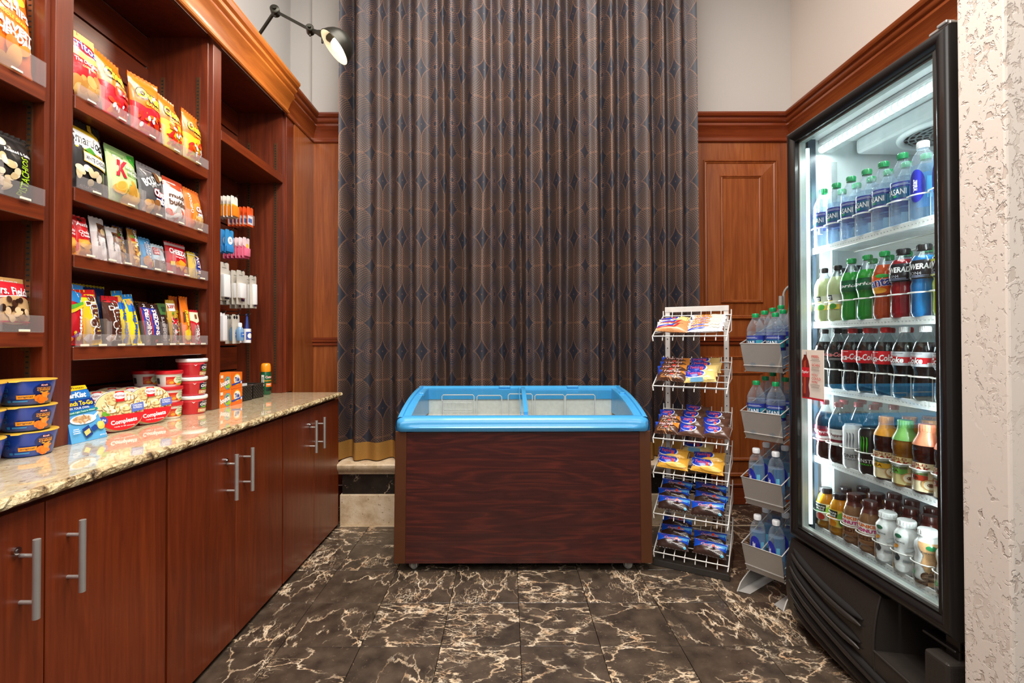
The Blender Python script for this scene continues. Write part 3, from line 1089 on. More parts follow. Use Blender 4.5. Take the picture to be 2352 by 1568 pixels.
# ============================================================ CHEST FREEZER
def freezer():
    f = thing('chest_freezer', 'chest freezer with dark wood-grain front and blue sliding-glass lid before the curtain', 'freezer')
    x0, x1, y0, y1, z0, z1 = -.570, .728, 2.462, 3.035, .046, .714
    # slightly flared body: wider at the foot
    def px(x, z): return x + (.008 * (1 - (z - z0) / (z1 - z0)) * (-1 if x < .08 else 1))
    xi0, xi1 = x0 + .058, x1 - .058
    G().hexa([(px(xi0, z0), y0 + .002, z0), (px(xi1, z0), y0 + .002, z0), (px(xi1, z0), y0 + .02, z0), (px(xi0, z0), y0 + .02, z0), (px(xi0, z1), y0 + .002, z1 - .004), (px(xi1, z1), y0 + .002, z1 - .004), (px(xi1, z1), y0 + .02, z1 - .004), (px(xi0, z1), y0 + .02, z1 - .004)]).build('front_panel', M['laminate'], f, bev=.001)
    for (a, b) in ((x0, xi0), (xi1, x1)):
        G().hexa([(px(a, z0), y0, z0), (px(b, z0), y0, z0), (px(b, z0), y0 + .06, z0), (px(a, z0), y0 + .06, z0), (px(a, z1), y0, z1 + .002), (px(b, z1), y0, z1 + .002), (px(b, z1), y0 + .06, z1 + .002), (px(a, z1), y0 + .06, z1 + .002)]).build('corner_post', M['brown'], f, bev=.002)
    g = G()
    for (a, b) in ((x0 + .004, x0 + .03), (x1 - .03, x1 - .004)):
        g.box(a, b, y0 + .06, y1, z0, z1)
    g.box(x0 + .03, x1 - .03, y1 - .02, y1, z0, z1).box(x0 + .03, x1 - .03, y0 + .02, y1 - .02, z0, z0 + .02)
    g.build('cabinet_body', M['laminate'], f)
    # white liner tub (open top)
    lx0, lx1, ly0, ly1, lz = x0 + .07, x1 - .07, y0 + .075, y1 - .075, .30
    g = G()
    tz = .742
    g.add([(lx0, ly0, tz), (lx1, ly0, tz), (lx1, ly1, tz + .078), (lx0, ly1, tz + .078), (lx0, ly0, lz), (lx1, ly0, lz), (lx1, ly1, lz), (lx0, ly1, lz)],
          [(0, 1, 5, 4), (1, 2, 6, 5), (2, 3, 7, 6), (3, 0, 4, 7), (4, 5, 6, 7)])
    g.build('liner', M['linr'], f)
    # frost bank along the back wall of the tub
    def bank(u, v):
        xx = lx0 + (lx1 - lx0) * u
        h = .62 + .035 * sin(u * 7) + .02 * sin(u * 17)
        return (xx, ly1 - .002 - .05 * sin(pi * min(1, v * 1.0)) ** .5 * (1 - .2 * sin(u * 9)) * (1 - v) ** .3, lz + (h - lz) * v)
    G().surf(bank, 40, 10).build('frost', M['linr'], f, smooth=180)
    # lid rim: profile of the side (y,z), convex from front lip to back
    W0, W1 = x0 + .004, x1 - .006

    def topz(y):   # crown line of the frame
        t = (y - y0) / (y1 - y0)
        return .786 + .108 * sin(min(1, t * 1.0) * pi / 2) ** .85

    def inset(y):
        t = (y - y0) / (y1 - y0)
        return .0 + .018 * t ** 1.5
    # front rim with rounded scoop
    prof = [(y0 + .012, .714), (y0 - .012, .716), (y0 - .020, .728), (y0 - .022, .736), (y0 - .014, .744), (y0 - .012, .756), (y0 - .010, .770), (y0 - .002, .782), (y0 + .016, .789), (y0 + .04, .790), (y0 + .056, .786), (y0 + .058, .76)]
    g = G()
    ts = [0, .006, .02, .04, .06, .1, .5, .9, .94, .96, .98, .994, 1]

    def fr(t, y, z):
        e = min(t, 1 - t)
        k = max(0, 1 - e / .02) ** 2
        yy = y + k * .035 if y < y0 + .03 else y
        # scoop flattens out at both ends
        if .737 < z < .775:
            yy -= .010 * max(0, 1 - max(0, e - .02) / .06) if e < .08 else 0
        return (W0 + (W1 - W0) * t, yy, z - k * .003 * (z > .75))
    g.sweep(prof, fr, ts)
    g.build('front_rim', M['blue'], f, smooth=50)
    # side rims
    for s in (0, 1):
        g = G()
        P = []
        n = 16
        for i in range(n + 1):
            y = y0 + .004 + (y1 - y0 - .004) * i / n
            z = topz(y)
            xo = (W0 + inset(y)) if s == 0 else (W1 - inset(y))
            sg = 1 if s == 0 else -1
            P += [(xo, y, .714), (xo - sg * .004, y, .735), (xo, y, z - .022), (xo + sg * .008, y, z - .004), (xo + sg * .02, y, z), (xo + sg * .030, y, z - .001), (xo + sg * .032, y, z - .012), (xo + sg * .070, y, z - .012), (xo + sg * .072, y, z - .05), (xo + sg * .072, y, .735)]
        m = 10
        fs = [(i * m + j, i * m + j + 1, (i + 1) * m + j + 1, (i + 1) * m + j) for i in range(n) for j in range(m - 1)]
        if s == 1:
            fs = [q_[::-1] for q_ in fs]
        g.add(P, fs)
        sr = g.build('side_rim', M['blue'], f, smooth=40)
        # little bag-hook notch
        xx = (W0 + .062) if s == 0 else (W1 - .062)
        G().box(xx - .008, xx + .022, y0 + .34, y0 + .40, topz(y0 + .37) - .03, topz(y0 + .37) - .006).build('latch', M['blue'], sr, bev=.004)
    # back rim
    zb = topz(y1)
    prof = [(y1 - .075, zb - .07), (y1 - .073, zb - .016), (y1 - .05, zb - .012), (y1 - .035, zb - .006), (y1 - .02, zb), (y1, zb - .004), (y1 + .004, zb - .03), (y1, .714)]
    G().sweep(prof, lambda t, y, z: (W0 + .02 + (W1 - W0 - .04) * t, y, z), [0, 1]).build('back_rim', M['blue'], f, smooth=40)
    # inner blue wall behind the glass, above the liner
    G().box(W0 + .07, W1 - .07, y1 - .082, y1 - .074, .818, zb - .02).build('inner_rail', M['blue'], f)
    # glass lids
    xm = .088
    for k, (a, b, dz) in enumerate(((W0 + .055, xm + .02, -.004), (xm - .02, W1 - .055, -.014))):
        g = G(); n = 12
        vs = []
        for i in range(n + 1):
            y = y0 + .05 + (y1 - y0 - .105) * i / n
            vs += [(a + .02, y, topz(y) - .006 + dz), (b, y, topz(y) - .006 + dz)]
        g.add(vs, [(2 * i, 2 * i + 1, 2 * i + 3, 2 * i + 2) for i in range(n)])
        gl = g.build('glass_lid', M['glass2'], f, smooth=60)
        g = G()
        for xx, w in (((b - .024, .024),) if k == 0 else ((a, .004),)):
            P = []
            for i in range(n + 1):
                y = y0 + .05 + (y1 - y0 - .105) * i / n
                z = topz(y) - .002 + dz * .2
                P += [(xx, y, z - .012), (xx, y, z), (xx + w, y, z), (xx + w, y, z - .012)]
            g.add(P, [(i * 4 + j, i * 4 + j + 1, i * 4 + j + 5, i * 4 + j + 4) for i in range(n) for j in range(3)])
            g.add([(xx, y0 + .05, topz(y0 + .05) - .016), (xx + w, y0 + .05, topz(y0 + .05) - .016), (xx + w, y0 + .05, topz(y0 + .05)), (xx, y0 + .05, topz(y0 + .05))], [(0, 1, 2, 3)])
        g.build('lid_edge', M['blue'], gl, smooth=40)
        xx = b - .16 if k == 0 else b - .3
        G().box(xx, xx + .07, y1 - .062, y1 - .040, zb - .012, zb + .003).build('lid_grip', M['blue'], gl, bev=.003)
    # white wire basket dividers inside
    def hoop(xa, xb, y, za, zb2):
        c = .008
        return [(xa, y, za), (xa, y, zb2 - c), (xa + c, y, zb2), (xb - c, y, zb2), (xb, y, zb2 - c), (xb, y, za)]
    yb = ly1 - .055
    for i, (a, b, z_) in enumerate(((-.392, -.200, .850), (-.182, -.034, .846), (.006, .150, .855), (.166, .342, .850), (.350, .526, .850))):
        g = G()
        g.tube(hoop(a, b, yb, .40, z_), .0032, 6)
        g.tube([(a - .01, y0 + .12, .55), (a - .01, y0 + .12, .755), (a, y0 + .12, .76), (b + .01, y0 + .12, .76), (b + .02, y0 + .12, .755), (b + .02, y0 + .12, .55)], .003, 6)
        if i == 0:
            g.tube([(a, yb - .003, z_ - .035), (b, yb - .003, z_ - .035)], .002, 6)
            g.tube([(a + .012, yb - .03, z_ - .028), (a + .012, yb - .03, z_ - .043), (b - .012, yb - .03, z_ - .043), (b - .012, yb - .03, z_ - .028)], .002, 6)
            for zz in (z_ - .085, z_ - .10, z_ - .15):
                g.tube([(a + .01, yb - .02, zz), (b - .01, yb - .02, zz)], .0018, 5)
            for k in range(8):
                xx = a + .012 + (b - a - .024) * k / 7
                g.tube([(xx, yb - .02, z_ - .03), (xx, yb - .02, .58), (xx, y0 + .13, .56), (xx, y0 + .12, .755)], .0018, 5)
        g.build('wire_basket', M['whitew'], f, smooth=60)
    # badge outline on the front
    G().box(.53, .595, y0 + .0012, y0 + .0022, .200, .232).build('rating_label', simple('brown_rating_label', (80, 33, 30), .3), f)
    # castors
    for cx in (x0 + .085, x1 - .105):
        for cy in (y0 + .05, y1 - .09):
            c = G().box(cx - .025, cx + .025, cy - .022, cy + .022, .042, .048).box(cx - .017, cx - .014, cy - .014, cy + .014, .014, .044).box(cx + .014, cx + .017, cy - .014, cy + .014, .014, .044).build('castor', M['steel'], f)
            ang = .7 if cx < 0 else -.5
            a = V((sin(ang), -cos(ang), 0))
            p = V((cx, cy, .0235))
            G().tube([p - a * .012, p - a * .010, p + a * .010, p + a * .012], [.021, .0235, .0235, .021], 20).tube([p - a * .014, p + a * .014], .009, 10).build('castor_wheel', M['rubber'], c, smooth=40)
    return f


freezer()
# ============================================================ GLASS-DOOR COOLER
FR0 = V((1.17, 2.0, 0)); FRZ = radians(-87.9)
FMAT = Matrix.Translation(FR0) @ Matrix.Rotation(FRZ, 4, 'Z')
SHZ = [1.542, 1.244, .987, .706, .432]
SHY0 = .056


def cooler():
    f = thing('drinks_cooler', 'tall black glass-door drinks cooler lit inside beside the stucco wall', 'refrigerator', FR0, FRZ)
    W, D = .712, .76
    # cabinet shell
    g = G()
    g.box(0, .028, .052, D, .10, 2.035).box(W - .028, W, .052, D, .10, 2.035).box(.028, W - .028, D - .03, D, .10, 2.035)
    g.box(.028, W - .028, .052, D - .03, 2.003, 2.035).box(.028, W - .028, .052, D - .03, .376, .40).box(.028, W - .028, .17, D - .03, .10, .376)
    g.build('cabinet_shell', M['blackg'], f, bev=.003)
    # white liner
    X0, X1, Y0, Y1, Z0, Z1 = .036, W - .036, .056, D - .035, .405, 1.992
    g = G()
    g.box(.028, X0, Y0, Y1, Z0, Z1).box(X1, W - .028, Y0, Y1, Z0, Z1).box(X0, X1, Y1 - .004, Y1, Z0, Z1)
    g.box(X0, X1, Y0, Y1, Z1, 2.003).box(X0, X1, Y0, Y1, .40, Z0)
    g.build('liner', M['cool'], f)
    # dark jamb strips beside the door opening
    for a, b in ((.0285, .046), (W - .046, W - .0285)):
        G().box(a, b, .0525, .084, Z0, Z1).build('door_jamb', simple('slate_blue_jamb', (66, 80, 94), .35), f)
    # evaporator housing under the roof with fan grille
    G().box(X0 + .02, X1 - .02, .24, Y1 - .01, 1.925, 1.99).build('fan_housing', M['cool'], f, bev=.02, seg=3)
    gr = G().tube([(.30 + .155 * cos(q), .42 + .155 * sin(q), 1.922) for q in [2 * pi * i / 40 for i in range(40)]], .012, 8, closed=True).build('fan_ring', M['cool'], f, smooth=60)
    G().lathe([(0, 1.9235), (.148, 1.9235)], 32, (.30, .42, 0)).build('fan_opening', M['dark'], gr)
    g = G()
    for rr in (.03, .05, .07, .09, .11, .13):
        g.tube([(.30 + rr * cos(q), .42 + rr * sin(q), 1.920) for q in [2 * pi * i / 32 for i in range(32)]], .0028, 5, closed=True)
    for i in range(20):
        q = 2 * pi * i / 20
        g.tube([(.30 + .02 * cos(q), .42 + .02 * sin(q), 1.921), (.30 + .148 * cos(q + .25), .42 + .148 * sin(q + .25), 1.921)], .0024, 5)
    o = g.build('fan_grille', simple('grey_fan_grille', (150, 160, 162), .4), gr); o['kind'] = 'stuff'
    # lit tube with its ribbed clear cover
    G().tube([(.038, .115, 1.953), (W - .04, .115, 1.953)], .0145, 14).build('light_tube', M['tube'], f, smooth=60)
    g = G()
    for i in range(26):
        xx = .05 + i * .025
        g.tube([(xx, .115 + .017 * cos(q), 1.953 + .017 * sin(q)) for q in [2 * pi * k / 14 for k in range(14)]], .0022, 5, closed=True)
    o = g.build('tube_cover', M['acryl'], f, smooth=60); o['kind'] = 'stuff'
    G().box(.04, W - .04, .10, .14, 1.972, 1.992).build('light_bracket', M['cool'], f, bev=.004)
    # vertical strips of light inside the door posts
    for xx in (.0565, W - .0565):
        G().box(xx - .004, xx + .004, .037, .049, .44, 1.95).build('light_strip', M['tube'], f)
    # door
    dr = bpy.data.objects.new('door', None); COL.objects.link(dr); dr.parent = f
    za, zb, rw = .375, 2.03, .052

    def rail(pa, pb, inner, name):
        g = G()
        # rounded section across the rail
        n = 7
        P = []
        for (p, q) in ((pa, inner[0]), (pb, inner[1])):
            p, q = V(p), V(q)
            for i in range(n + 1):
                t = i / n
                c = p.lerp(q, t)
                bul = .016 * sin(pi * min(1, t * 1.15)) ** .6 if t < .87 else .006
                P.append((c.x, -bul, c.z))
            P.append((q.x, .04, q.z)); P.append((p.x, .046, p.z))
        m = n + 3
        g.add(P, [(i, (i + 1) % m, m + (i + 1) % m, m + i) for i in range(m)])
        return g.build(name, M['blackg'], dr, smooth=40)
    o_, i_ = [(0, 0, za), (W, 0, za), (W, 0, zb), (0, 0, zb)], [(rw, 0, za + rw), (W - rw, 0, za + rw), (W - rw, 0, zb - rw), (rw, 0, zb - rw)]
    for k, nm in enumerate(('bottom_rail', 'near_stile', 'top_rail', 'far_stile')):
        rail(o_[k], o_[(k + 1) % 4], (i_[k], i_[(k + 1) % 4]), nm)
    # aluminium spacer and inner seal
    g = G()
    s0 = rw - .001
    for (a, b, c, d) in ((s0, s0 + .007, za + s0, zb - s0), (W - s0 - .007, W - s0, za + s0, zb - s0)):
        g.box(a, b, .010, .034, c, d)
    for (c, d) in ((za + s0, za + s0 + .007), (zb - s0 - .007, zb - s0)):
        g.box(s0, W - s0, .010, .034, c, d)
    g.build('glass_spacer', simple('pale_aluminium_spacer', (176, 184, 180), .35, .3), dr)
    G().box(rw - .004, W - rw + .004, .014, .020, za + rw - .004, zb - rw + .004).build('glass_pane', M['glass'], dr)
    # promotional sticker on the glass
    st = G().box(.054, .184, .0125, .0138, .945, 1.138, col=(236, 222, 206)).build('sticker', M['card'], dr)
    g = G()

    def S(u, v, h): return (.054 + .13 * u, .0125 - h, .945 + .193 * v)
    bot = [(.02, .03), (.36, .03), (.38, .12), (.33, .28), (.38, .42), (.38, .66), (.33, .78), (.26, .86), (.24, .97), (.13, .97), (.12, .86), (.04, .78), (0, .66), (0, .42), (.05, .28), (0, .12)]
    art(g, [('r', 0, 0, 1, .04, (196, 30, 34)), ('p', bot, (120, 34, 20)), ('p', [(.1, .1), (.2, .1), (.22, .8), (.12, .75)], (176, 66, 36)), ('r', 0, .44, .38, .64, (206, 30, 38)), ('t', 'Taylor', .19, .54, .34, .07, (255, 255, 255), {'sh': .3}), ('r', .13, .9, .24, .97, (225, 220, 214)),
            ('t', 'PEEL', .66, .87, .34, .05, (206, 60, 48)), ('t', 'SCAN', .67, .70, .34, .05, (206, 60, 48)), ('t', 'YOU', .62, .50, .26, .05, (206, 60, 48)), ('t', 'COULD', .70, .43, .40, .05, (206, 60, 48)), ('t', 'WIN', .62, .36, .26, .05, (206, 60, 48))]
        + lines(.68, .80, .44, .05, 2, (150, 130, 120)) + lines(.68, .62, .44, .08, 4, (150, 130, 120), 4) + lines(.68, .28, .44, .08, 4, (150, 130, 120), 6), S, .13, .193)
    g.build('sticker_print', M['card'], st)
    # hinge cap on top
    G().box(W - .07, W - .005, .0, .05, 2.031, 2.040).box(W - .04, W - .01, -.006, .02, 2.036, 2.045).build('top_hinge', M['steel'], f, bev=.002)
    # thermometer hanging inside at the far side
    t = G().box(.060, .068, .080, .098, 1.60, 1.745, col=(240, 244, 246)).build('thermometer', M['plas'], f, bev=.002)
    # ---- wire shelves
    for si, z in enumerate(SHZ):
        sh = G().box(X0 + .002, X1 - .002, SHY0 + .012, SHY0 + .016, z - .020, z + .006, col=(238, 242, 242)).build('shelf_front_rail', M['plas'], f, bev=.002)
        g = G()
        n = 46
        for i in range(n):
            xx = X0 + .02 + (X1 - X0 - .04) * i / (n - 1)
            g.box(xx - .0026, xx + .0026, SHY0 + .0112, SHY0 + .012, z - .0085, z - .0062, col=(172, 182, 182))
        o = g.build('price_strip_marks', M['plas'], sh); o['kind'] = 'stuff'
        g = G()
        n = 44
        for i in range(n):
            xx = X0 + .008 + (X1 - X0 - .016) * i / (n - 1)
            g.tube([(xx, SHY0 + .016, z - .002), (xx, Y1 - .02, z - .002)], .0016, 5, caps=False)
        for yy in (SHY0 + .02, .25, .45, Y1 - .03):
            g.tube([(X0, yy, z - .0055), (X1, yy, z - .0055)], .0028, 6)
        o = g.build('wire_shelf', M['whitew'], f, smooth=60); o['kind'] = 'stuff'
        # scalloped guard wire in front of the bottles
        if True:
            zz = z + (.078 if si < 4 else .068)
            pts = []
            for k in range(7, -1, -1):
                cx = .596 - .0745 * k
                for q in range(0, 7):
                    a = pi * q / 6
                    pts.append((cx - .0345 * cos(a),   .078 - .026 * sin(a), zz))
            g = G().tube(pts, .0022, 6)
            for k in range(9):
                g.tube([(.596 + .037 - .0745 * k, .080, zz), (.596 + .037 - .0745 * k, .080, z - .003)], .0016, 5)
            g.build('bottle_guard', M['whitew'], f, smooth=60)
    # ---- shelf uprights at the back
    for xx in (X0 + .006, X1 - .006):
        for yy in (.16, .60):
            G().box(xx - .006, xx + .006, yy - .012, yy + .012, .45, 1.90).build('shelf_upright', simple('grey_upright', (190, 198, 200), .4, .3), f)
    # ---- black base with curved louvres
    def front(x, z):       # bulging front face
        t = (z - .01) / .345
        return -.030 * sin(pi * min(1, max(0, t)) ** .8) ** .7 + .03 * (1 - t) ** 3
    xa, xb = 0.0, .452
    g = G().surf(lambda u, v: (xa + (xb - xa) * u, front(u, .012 + .35 * v), .012 + .35 * v), 10, 14)
    g.add([(xb, front(0, .012 + .35 * i / 14), .012 + .35 * i / 14) for i in range(15)] + [(xb + .05, .15, .012 + .35 * i / 14) for i in range(15)], [(i, 15 + i, 16 + i, i + 1) for i in range(14)])
    g.add([(xa, front(0, .012 + .35 * i / 14), .012 + .35 * i / 14) for i in range(15)] + [(xa, .10, .012 + .35 * i / 14) for i in range(15)], [(i + 1, 16 + i, 15 + i, i) for i in range(14)])
    g.surf(lambda u, v: (xa + (xb + .02 - xa) * u, front(0, .362) + (.06 - front(0, .362)) * v, .362), 1, 1)
    g.build('grille_panel', M['blackp'], f, smooth=50)
    # pocket beside it: sloping floor, back wall
    def fz(x): return .190 - .02 * (x - .452) / .26
    g = G()
    g.surf(lambda u, v: (.452 + .26 * u, front(0, .012 + (fz(.452 + .26 * u) - .012) * v), .012 + (fz(.452 + .26 * u) - .012) * v), 8, 10)
    g.add([(.452, front(0, .2), fz(.452)), (.64, front(0, .12), fz(.64)), (.64, .15, fz(.64) + .01), (.502, .15, fz(.502) + .01)], [(0, 1, 2, 3)])
    g.add([(.502, .15, .012), (.712, .15, .012), (.712, .15, .37), (.502, .15, .37)], [(0, 1, 2, 3)])
    g.tube([(.452, front(0, .012 + .35 * i / 14) + .002, .012 + .35 * i / 14) for i in range(15)], .0045, 8)
    g.tube([(.0, front(0, .362) + .002, .361), (.452, front(0, .362) + .002, .361)], .0045, 8)
    g.tube([(.452, front(0, .19) + .002, .19), (.64, front(0, .175) + .002, .176)], .0045, 8)
    g.build('pocket', M['blackp'], f, smooth=50)
    G().box(.636, .712, -.030, .06, .012, .318).build('corner_box', M['blackp'], f, bev=.012, seg=3)
    g = G().box(.60, .70, .0, .05, .338, .345).box(.66, .70, .012, .02, .30, .37)
    g.build('hinge_bracket', M['blackg'], f, bev=.002)
    # louvre ribs and the dark slots over them
    for k, (s0, z0_, s1, z1_) in enumerate(((.030, .318, .408, .248), (.030, .268, .402, .170), (.030, .215, .640, .075), (.034, .160, .640, .020), (.045, .105, .50, .018))):
        for nm, dz, rr, m_, dy in (('slot', .012, .0135, M['dark'], -.001), ('louvre', -.008, .0125, M['blackp'], -.006)):
            pts, rs = [], []
            for i in range(13):
                t = i / 12
                x = s0 + (s1 - s0) * t
                z = z0_ + (z1_ - z0_) * (t ** .75) + dz - .012 * sin(pi * t)
                pts.append((x, front(0, z) + dy, max(z, .014)))
                rs.append(rr * min(1, .25 + 6 * min(t, 1 - t)))
            G().tube(pts, rs, 10).build(nm, m_, f, smooth=60)
    G().box(.06, .65, .08, .70, .0, .10).build('plinth_feet', M['dark'], f)
    return f


cooler()


def light_in_cooler(name, p, sx, sy, watts, rot):
    o = area(name, FMAT @ V(p), (0, 0, 0), sx, sy, watts, (.92, 1, .99))
    o.rotation_euler = (FMAT.to_3x3() @ rot).to_euler()
    return o


# the tube and the post strips throw the light: lamps at the same places
light_in_cooler('tube_light', (.356, .115, 1.934), .6, .03, 2.4, Matrix.Identity(3))
for xx, s in ((.062, -1), (.65, 1)):
    for zc in (.85, 1.5):
        light_in_cooler('strip_light', (xx, .0535, zc), .62, .006, 4.0, Matrix.Rotation(radians(90), 3, 'X') @ Matrix.Rotation(radians(35 * s), 3, 'Y') @ Matrix.Rotation(radians(90), 3, 'Z'))

# ============================================================ BOTTLES
def bottle(name, label, cat, prof, cap, lab=None, drink=None, mat='petd', seg=18, neck=None, opaque=None):
    """prof: outer profile (r,z); cap: (r, z0, z1, colour); lab: (z0, z1, colour, shapes, span); drink: (colour, fill, material)"""
    b = thing(name, label, cat)

    def rad(z):
        for (r0, z0), (r1, z1) in zip(prof, prof[1:]):
            if z0 <= z <= z1:
                return r0 + (r1 - r0) * ((z - z0) / max(z1 - z0, 1e-6))
        return prof[-1][0]
    if opaque:
        g = G(); g.cc = opaque; g.lathe(prof, seg)
        g.build('bottle_body', M['plas'], b, smooth=50)
    else:
        G().lathe(prof, seg).build('bottle_body', M[mat], b, smooth=50)
    if drink:
        col, fill, dm = drink
        ip = [(0, prof[0][1] + .003)]
        for (r, z) in prof[1:]:
            if z < fill:
                ip.append((max(0, r - .0016), z + .002 if z < .01 else z))
        ip += [(max(.002, rad(fill) - .0016), fill), (0, fill + .0002)]
        g = G(); g.cc = col; g.lathe(ip, seg)
        g.build('drink', M[dm], b, smooth=50)
    if cap:
        r, z0, z1, col = cap
        g = G(); g.cc = col
        g.lathe([(r * 1.03, z0), (r * 1.03, z0 + .003), (r * .97, z0 + .0035), (r, z0 + .004), (r, z1 - .002), (r - .0015, z1), (0, z1)], 20)
        for i in range(20):
            q = 2 * pi * i / 20
            g.box(r * cos(q) - .0006, r * cos(q) + .0006, r * sin(q) - .0006, r * sin(q) + .0006, z0 + .005, z1 - .003)
        g.build('cap', M['plas'], b, smooth=40)
    if neck:
        r, z0, z1, col = neck
        g = G(); g.cc = col
        n = 5
        g.lathe([(rad(z0 + (z1 - z0) * i / n) + .0008, z0 + (z1 - z0) * i / n) for i in range(n + 1)], 20)
        g.build('neck_sleeve', M['plas'], b, smooth=50)
    if lab:
        z0, z1, col, shapes, span = lab
        g = G(); g.cc = col
        n = 8
        g.lathe([(rad(z0 + (z1 - z0) * i / n) + .0006, z0 + (z1 - z0) * i / n) for i in range(n + 1)], 26)
        R0 = rad((z0 + z1) / 2)

        def S(u, v, h):
            z = z0 + (z1 - z0) * v
            r = rad(z) + .0008 + h
            a = (u - .5) * span
            return (r * sin(a), -r * cos(a), z)
        art(g, shapes, S, R0 * span, z1 - z0, .0003, .00016)
        g.build('label_band', M['film'], b, smooth=50)
    return b


WHITE, BLACK, RED, NAVY, GREEN = (250, 250, 250), (16, 16, 18), (208, 24, 34), (24, 44, 140), (14, 140, 76)


def soda_prof(h=.235, r=.0355):
    k = h / .235
    return [(0, .004), (.018, .001), (.026, 0), (.031, .004), (r - .001, .018), (r - .002, .05), (r - .006, .078), (r - .004, .098), (r, .112), (r, .150), (r - .003, .165), (r - .012, .187), (.0145, .205), (.0125, .212), (.0125, .2145)] if k == 1 else [(a, b * k) for a, b in soda_prof()]


def water_prof(h, r):
    s = h / .225
    P = [(0, .004), (.55, .001), (.8, 0), (.95, .005), (1, .016), (.96, .034), (1, .044), (.96, .054), (1, .064), (.985, .072), (.985, .132), (1, .140), (.96, .147), (.99, .155), (.86, .170), (.62, .188), (.44, .198), (.40, .203), (.40, .206)]
    return [(a * r, b * s) for a, b in P]


def smart_prof(h, r):
    P = [(0, .003), (.7, 0), (.93, .004), (1, .014), (.985, .06), (1, .11), (.99, .16), (.93, .182), (.75, .204), (.5, .217), (.40, .222), (.40, .226)]
    s = h / .25
    return [(a * r, b * s) for a, b in P]


